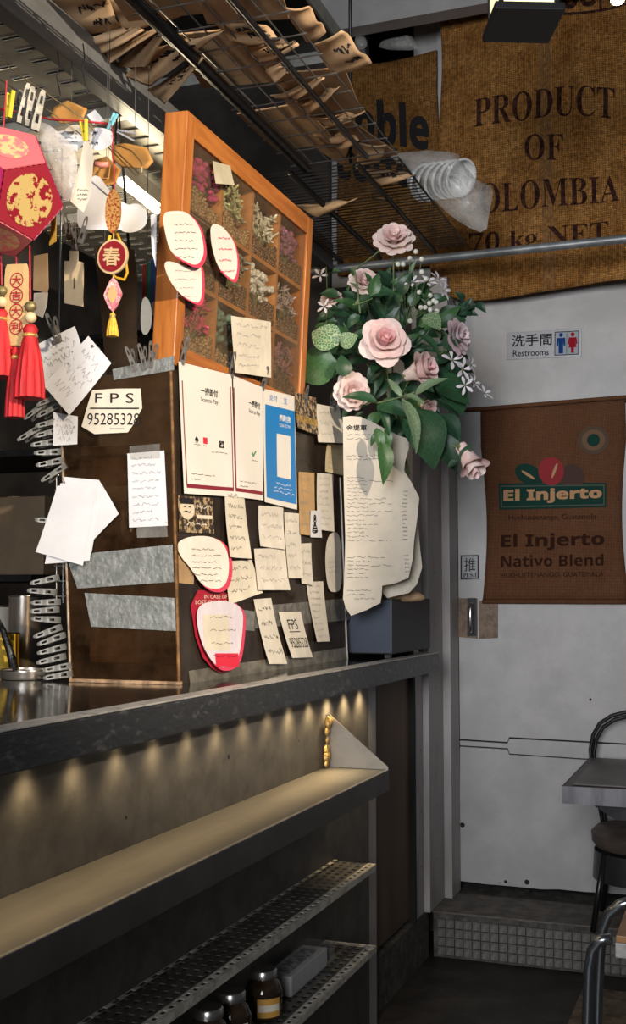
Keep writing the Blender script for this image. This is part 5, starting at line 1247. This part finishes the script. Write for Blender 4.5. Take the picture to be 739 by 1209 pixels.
hang_note([(66,156),(98,152),(104,166),(96,182),(72,170)], m_paper, 'printed white note behind the folded cream one', .06, rows=[(.8,.1,.7,.08),(.62,.1,.72,.08),(.45,.2,.75,.08)])
hang_note([(108,150),(126,152),(136,158),(139,168),(132,176),(120,180),(110,178),(106,165)], m_paper, 'rounded white note hanging under the blue peg', .02, 2, rows=[(.75,.1,.3,.2),(.3,.1,.35,.2)])
hang_note([(103,136),(113,130),(128,146),(113,149)], m_paper, 'white paper corner poking above the red cord', .04)
hang_note([(77,153),(88,147),(98,150),(96,158),(80,157)], m_cream, 'cream paper scrap left of the yellow peg', .05, 1)
hang_note([(97,250),(104,215),(116,205),(128,222),(142,238),(160,246),(177,256),(178,276),(140,279),(112,278),(100,272)], m_paper, 'large white curved paper hanging behind the spring charm', .12, 1, .03, wav=.02)
hang_note([(142,248),(160,238),(176,250),(178,268),(165,279),(152,278),(141,270)], mat('thin pale paper', (.62,.60,.57), .6), 'rounded pale paper lapping over the large curved one', .10, 2, .02)
hang_note([(186,252),(178,254),(182,300),(188,318)], m_paper, 'white paper sliver peeking out left of the wooden case', .15)
for poly, lb, dy in [([(65,128),(82,120),(110,134),(106,150),(80,152),(66,142)], 'orange kraft bag hanging above the printed note', .16), ([(134,172),(150,170),(178,178),(190,197),(182,205),(150,202),(136,190)], 'orange kraft bag hanging left of the wooden case', .2), ([(112,190),(128,186),(150,205),(144,222),(128,226),(114,218)], 'orange kraft bag behind the rounded white note', .18), ([(118,200),(134,196),(139,218),(122,220)], 'small orange kraft scrap below the pink clip', .165)]:
    s = PolySheet(plY(2.2+dy), poly, 0, .02, .01, .02, 3); kb = solidify(obj('kraft_bag', s.mesh(4), mat('orange kraft', (.45,.22,.055), .7, var=.12), None, lb, 'paper bag', 'papers on the hanging wire', smooth=True), .003); p_ = s.map(.5, .9, .004); obj('string', G().tube([p_, Vec((p_.x, p_.y, 2.733))], .0008, 4), m_black, kb)
obj('pink_clip', G().tube([hp(112,193,-.01), hp(120,195,-.01), hp(128,194,-.01)], [.006,.0065,.006], 8), mat('pink plastic', (.68,.22,.16), .5), None, 'short pink plastic clip on the edge of the note', 'clip', smooth=True)

# ------------------------------------------------------------------ kitchen behind
tb0, tb1 = plZ(2.60).at(142,214), plZ(2.60).at(186,249)
tl_ = thing('tube_light', (tb0+tb1)/2, 'glowing fluorescent tube under the slotted shelf', 'light')
dirv = (tb1-tb0).normalized()
obj('tube', G().tube([tb0, tb1], .011, 10), mat('tube glow', (1,.93,.78), .4, emit=7), tl_, smooth=True)
obj('batten', G().frame_box(tb0+Vec((-.02,0,.013)), tb1-tb0, Vec((.04,0,0)), Vec((0,0,.05))), m_galvw, tl_)
obj('bracket', G().box((tb0.x+tb1.x)/2-.01, (tb0.x+tb1.x)/2+.01, (tb0.y+tb1.y)/2-.01, (tb0.y+tb1.y)/2+.01, 2.663, 2.73), m_galvw, tl_)
for t_ in (.2, .8): lamp('kitchen_tube_lamp', 'POINT', tb0.lerp(tb1, t_)-Vec((0,0,.03)), 4.0, (1,.84,.58), shadow_soft_size=.02)
apy = plY(2.72)
ap = PolySheet(apy, [(112,292),(130,286),(160,296),(165,330),(163,380),(165,440),(135,446),(128,400),(120,340)], 0, .01, .0, .03, 2)
ao = obj('apron', ap.mesh(6), mat('brown apron cloth', (.13,.075,.035), .9, var=.15), None, 'brown apron hanging in the kitchen behind the spring charm', 'apron', smooth=True)
obj('neck_strap', G().tube([apy.at(130,288), Vec((apy.at(138,200).x, 2.72, 2.737)), apy.at(152,293)], .004, 6), m_black, ao)
ks = thing('kitchen_shelf', (-2.3, 3.3, 1.78), 'dark kitchen shelf behind the screens', 'shelf')
obj('shelf_board', G().box(-2.79, -2.0, 2.95, 3.35, 1.78, 1.80), m_black, ks); obj('shelf_board', G().box(-2.79, -2.0, 2.95, 3.35, 1.40, 1.42), m_black, ks)
for x in (-2.6, -2.03): obj('shelf_leg', G().box(x, x+.025, 3.3, 3.33, 1.0, 1.9), m_black, ks)
hs_ = thing('hanging_shelf', (-1.75, 3.1, 2.12), 'small dark shelf hung from the slotted shelf behind the wooden case', 'shelf')
obj('shelf_board', G().box(-1.95, -1.50, 2.95, 3.25, 2.12, 2.135), m_black, hs_)
for x, y in ((-1.93,2.97),(-1.52,2.97),(-1.93,3.23),(-1.52,3.23)): obj('hanger', G().tube([(x,y,2.135),(x,y,2.7315)], .003, 5), m_black, hs_)
obj('kitchen_counter', G().box(-2.79, -1.97, .6, 3.9, 0, 1.0), mat('dark steel bench', (.08,.075,.07), .4, metal=.7, var=.2), None, 'dark steel kitchen bench behind the bar', 'counter', bevel=.004)
for px0, px1, py0, py1, col, lb in [(168,172,312,372,(.42,.03,.03),'red book on the dark shelf left of the wooden case'),(172.5,177,310,374,(.04,.22,.10),'green book on the dark shelf left of the wooden case'),(177.5,190,306,376,(.04,.09,.30),'blue carton on the dark shelf left of the wooden case')]:
    a, b = plY(3.0).at(px0, py0), plY(3.0).at(px1, py1); m = mat(lb.split()[0]+' cover', col, .5)
    t = thing('carton' if 'carton' in lb else 'book', Vec((a.x,3.0,2.136)), lb, 'box' if 'carton' in lb else 'book')
    obj('cover', G().box(a.x, b.x, 3.0, 3.2, 2.136, max(a.z, b.z)), m, t, bevel=.002); obj('spine_label', G().box(a.x+(b.x-a.x)*.2, a.x+(b.x-a.x)*.8, 2.9985, 3.0, 2.19, 2.23), m_cream, t)
s = PolySheet(plY(2.55), [(168,352),(174,350),(180,366),(180,388),(174,398),(168,392),(166,370)], 0, .01).smoothuv(2); hn = obj('hanging_note', s.mesh(), m_cream, None, 'rounded pale card hanging by the foot of the wooden case', 'note', smooth=True); p_ = plY(2.55).at(173,352); obj('string', G().tube([p_, Vec((p_.x, 2.55, 2.737))], .001, 4), m_black, hn)
# things on the worktop at far left
def can(px0, px1, pyt, y, lb, m, nm='steel_canister', cat='canister', z0=1.151):
    a, b = plY(y).at(px0, pyt), plY(y).at(px1, pyt); r = (b.x-a.x)/2; c = Vec(((a.x+b.x)/2, y, z0)); h = a.z-z0
    t = thing(nm, c, lb, cat)
    obj('body', G().lathe([(r*.96,0),(r,.006),(r,h-.008),(r*1.03,h-.004),(r*1.03,h),(r*.93,h),(r*.93,h*.3)], c, 28), m, t, smooth=True, sharp=40)
    obj('rim', G().tube([c+Vec((r*1.0*math.cos(2*PI*k/28), r*math.sin(2*PI*k/28), h)) for k in range(28)], .0025, 6, True), m_chrome, t, smooth=True)
    return t, c, r, h
m_can = mat('brushed can steel', (.45,.42,.38), .3, metal=.9, var=.1, scale=5, stretch=(1,1,.1))
can(14, 45, 704, 2.72, 'tall stainless canister by the clip column', m_can)
can(-12, 12, 716, 2.80, 'pale enamel canister at the left edge', mat('pale enamel', (.42,.39,.33), .4))
tpan = can(6, 58, 790, 2.45, 'low stainless bowl under the lower clip run', m_can, 'steel_bowl', 'bowl')
yt, yc, yr, yh = can(-18, 19, 747, 2.55, 'yellow banded tin at the left edge', mat('yellow tin', (.36,.23,.02), .45), 'yellow_tin', 'tin')
wh = thing('wand_handle', plY(2.5).at(6, 790), 'black curved handle leaning on the yellow tin', 'handle')
obj('grip', G().tube([plY(2.48).at(*q) for q in [(-6,725),(4,745),(12,770),(17,792)]], [.006,.008,.010,.012], 8), m_black, wh, smooth=True); obj('grip_end', G().ball(plY(2.48).at(-6,725), .008, 8, 6), m_black, wh)
ca = thing('cardboard_carton', (-2.2, 3.05, 1.421), 'brown cardboard carton on the dark shelf behind the clips', 'box')
a, b = plY(3.0).at(-20, 588), plY(3.0).at(52, 628); obj('carton_body', G().box(a.x, b.x, 3.0, 3.3, 1.421, a.z), mat('dim cardboard', (.11,.075,.042), .8, var=.1), ca, bevel=.003); obj('tape', G().box((a.x+b.x)/2-.02, (a.x+b.x)/2+.02, 2.999, 3.3, a.z, a.z+.001), m_tan, ca)

# ------------------------------------------------------------------ jars on the lower shelf
m_jar = mat('brown glass jar', (.03,.018,.011), .08, alpha=1.0, var=.3, scale=30); m_lid = mat('jar lid steel', (.55,.53,.50), .25, metal=.95)
JX = -1.045
for px, pyt, r, lb, col in [(311,1143,.043,'dark glass jar with orange label, farthest of the three on the shelf',(.55,.28,.05)),(273,1169,.043,'dark glass jar with white label in the middle of the three',(.55,.53,.48)),(246,1188,.043,'dark glass jar nearest the camera of the three',(.50,.45,.38))]:
    p = plX(JX).at(px, pyt); zb_ = .4025; c = Vec((JX, p.y, zb_)); h = p.z-zb_
    t = thing('glass_jar', c, lb, 'jar', 'jars on the lower shelf')
    obj('jar_body', G().lathe([(r*.9,0),(r,.008),(r,h*.55),(r*.82,h*.74),(r*.62,h*.80),(r*.62,h*.84)], c, 24), m_jar, t, smooth=True)
    obj('jar_lid', G().lathe([(r*.68,h*.82),(r*.72,h*.83),(r*.72,h*.97),(r*.66,h),(r*.3,h)], c, 24), m_lid, t, smooth=True, sharp=40)
    lbp = G().grid(lambda u, v: c+Vec((r*1.012*math.cos(-1.5+1.3*u), r*1.012*math.sin(-1.5+1.3*u), h*(.1+.38*v))), 8, 2); lo = obj('jar_label', lbp, mat('jar label %d' % px, col, .7), t)
    obj('label_band', G().grid(lambda u, v: c+Vec((r*1.02*math.cos(-1.45+1.2*u), r*1.02*math.sin(-1.45+1.2*u), h*(.22+.14*v))), 8, 1), m_cream if px == 311 else m_ink, t)
pb = plX(-1.05)
cbx = thing('plastic_container', Vec((-1.05, 2.93, .4025)), 'white printed carton in clear film on the lower shelf', 'container')
a, b = pb.at(334, 1178), pb.at(376, 1150)
yb0, yb1 = pb.at(335,1160).y, pb.at(378,1150).y; zt_ = pb.at(345,1150).z
obj('carton', G().box(-1.10, -1.03, yb0, yb1, .4025, max(.45, min(.50, zt_))), mat('white carton', (.52,.51,.50), .5, var=.06), cbx, bevel=.004)
obj('printed_patch', G().box(-1.085, -1.045, yb0+.02, yb1-.03, max(.45, min(.50, zt_))+.0002, max(.45, min(.50, zt_))+.0012), mat('grey pattern', (.12,.12,.13), .6, col2=(.5,.5,.5), scale=60), cbx)
obj('film_wrap', G().box(-1.105, -1.022, yb0-.01, yb1+.04, .4022, max(.45, min(.50, zt_))+.008), pane_mat('film wrap', (.97,.97,.97), (.4,.4,.4), .05, .12, 20), cbx, bevel=.01)

# ------------------------------------------------------------------ table and seats at the right
m_leather = mat('dark brown tabletop', (.045,.036,.032), .45, var=.3, scale=6); m_tedge = mat('scuffed metal table edge', (.17,.165,.18), .4, metal=.55, var=.25, scale=16, stretch=(1,1,.2))
tx, ty = -.557, 3.784
tb = thing('cafe_table', (-.05, 4.1, 0), 'square dark cafe table with a scuffed metal edge', 'table')
obj('tabletop', G().box(tx+.004, .40, ty+.004, 4.478, .70, .751), m_leather, tb, bevel=.003)
obj('edge_band', G().box(tx, .40, ty-.002, ty+.003, .695, .75), m_tedge, tb); obj('edge_band', G().box(tx-.002, tx+.003, ty+.0035, 4.478, .695, .75), m_leather, tb)
obj('top_mat', G().box(tx+.03, .36, ty+.02, 4.44, .7515, .757), mat('worn tabletop mat', (.075,.062,.056), .42, var=.35, scale=5), tb, bevel=.002)
obj('bracket', G().prism([(-.475,3.83,.694),(-.30,3.83,.694),(-.36,3.83,.645),(-.40,3.83,.645)], (0,.05,0)), m_black, tb)
obj('pedestal', G().tube([(-.05,4.13,.03),(-.05,4.13,.695)], .035, 14), m_black, tb, smooth=True); obj('base_plate', G().lathe([(.22,0),(.22,.012),(.06,.03)], (-.05,4.13,.0), 24), m_black, tb, smooth=True, sharp=40)
m_tube = mat('black tube', (.035,.034,.036), .3, metal=.7)
chr_ = thing('metal_chair', (-.27, 4.36, .173), 'metal chair with a hooped tube back behind the cafe table', 'chair')
hoop = plY(4.55)
for dy_, off in ((0, 0), (.0, 4.5)):
    pts = [hoop.at(x+off*.9, y+off) for x, y in [(717,1012),(712,975),(706,940),(699,905),(697,885),(700,868),(708,854),(722,845),(742,840),(770,836),(800,842),(813,860),(816,890),(812,930),(806,1012)]]
    obj('back_hoop', G().tube(pts, .0075, 8), m_tube, chr_, smooth=True)
cs = hoop.at(765, 1012); cxs = cs.x
obj('seat', G().lathe([(.17,-.05),(.185,-.03),(.188,.0),(.17,.018),(.03,.02)], (cxs, 4.40, .50), 28), mat('brown seat', (.075,.055,.045), .5, var=.2), chr_, smooth=True, sharp=45)
obj('seat_skirt', G().lathe([(.185,-.16),(.178,-.06)], (cxs, 4.40, .50), 28, False), mat('dull dark steel', (.10,.10,.105), .35, metal=.8), chr_, smooth=True)
for sx in (-1, 1):
    for sy in (-1, 1): obj('leg', G().tube([(cxs+sx*.13, 4.40+sy*.12, .44), (cxs+sx*.17, 4.40+sy*.15, .173)], .011, 8), m_tube, chr_, smooth=True)
sc0 = plZ(.55).at(727, 1105)
stl = thing('wooden_stool', (sc0.x+.17, sc0.y+.17, 0), 'stool with orange wooden seat and bent chrome tube legs in the lower right corner', 'stool')
obj('seat_board', G().box(sc0.x, sc0.x+.34, sc0.y, sc0.y+.34, .535, .551), mat('orange seat wood', (.30,.15,.06), .45, var=.2, scale=10), stl, bevel=.002)
obj('seat_edge', G().box(sc0.x-.002, sc0.x+.342, sc0.y-.002, sc0.y+.342, .50, .5345), mat('pale worn edge', (.42,.40,.38), .5, var=.2, scale=25), stl, bevel=.003)
m_leg = mat('chrome leg', (.42,.45,.48), .22, metal=.95)
y2 = sc0.y+.30; pA = plY(y2); y3 = sc0.y+.03; pB_ = plY(y3)
zA = lambda p, z: Vec((p.x, p.y, z))
for pl3, pts, r in [(pA, [(752,1062),(732,1068),(718,1080),(711,1098),(708,1130),(706,1170),(705,1215)], .014), (pB_, [(722,1108),(708,1110),(699,1122),(695,1145),(694,1180),(693,1215)], .013)]:
    P = [pl3.at(*q) for q in pts]; P.append(Vec((P[-1].x-.02, P[-1].y, .0))); obj('leg', G().tube(P, r, 10), m_leg, stl, smooth=True)
for dx_, yy in ((.36, y2), (.36, y3)): obj('leg', G().tube([(sc0.x+.30, yy, .50), (sc0.x+dx_, yy, .48), (sc0.x+dx_+.02, yy, .40), (sc0.x+dx_+.05, yy, 0)], .013, 10), m_leg, stl, smooth=True)
stp = plZ(.06).at(686, 1165)
struct('trim_10', G().box(stp.x, stp.x+.9, stp.y-.9, stp.y+.02, 0, .06), mat('rough brown cement', (.16,.125,.09), .9, col2=(.07,.05,.035), scale=16, bump=.6, bscale=40), bevel=.02)
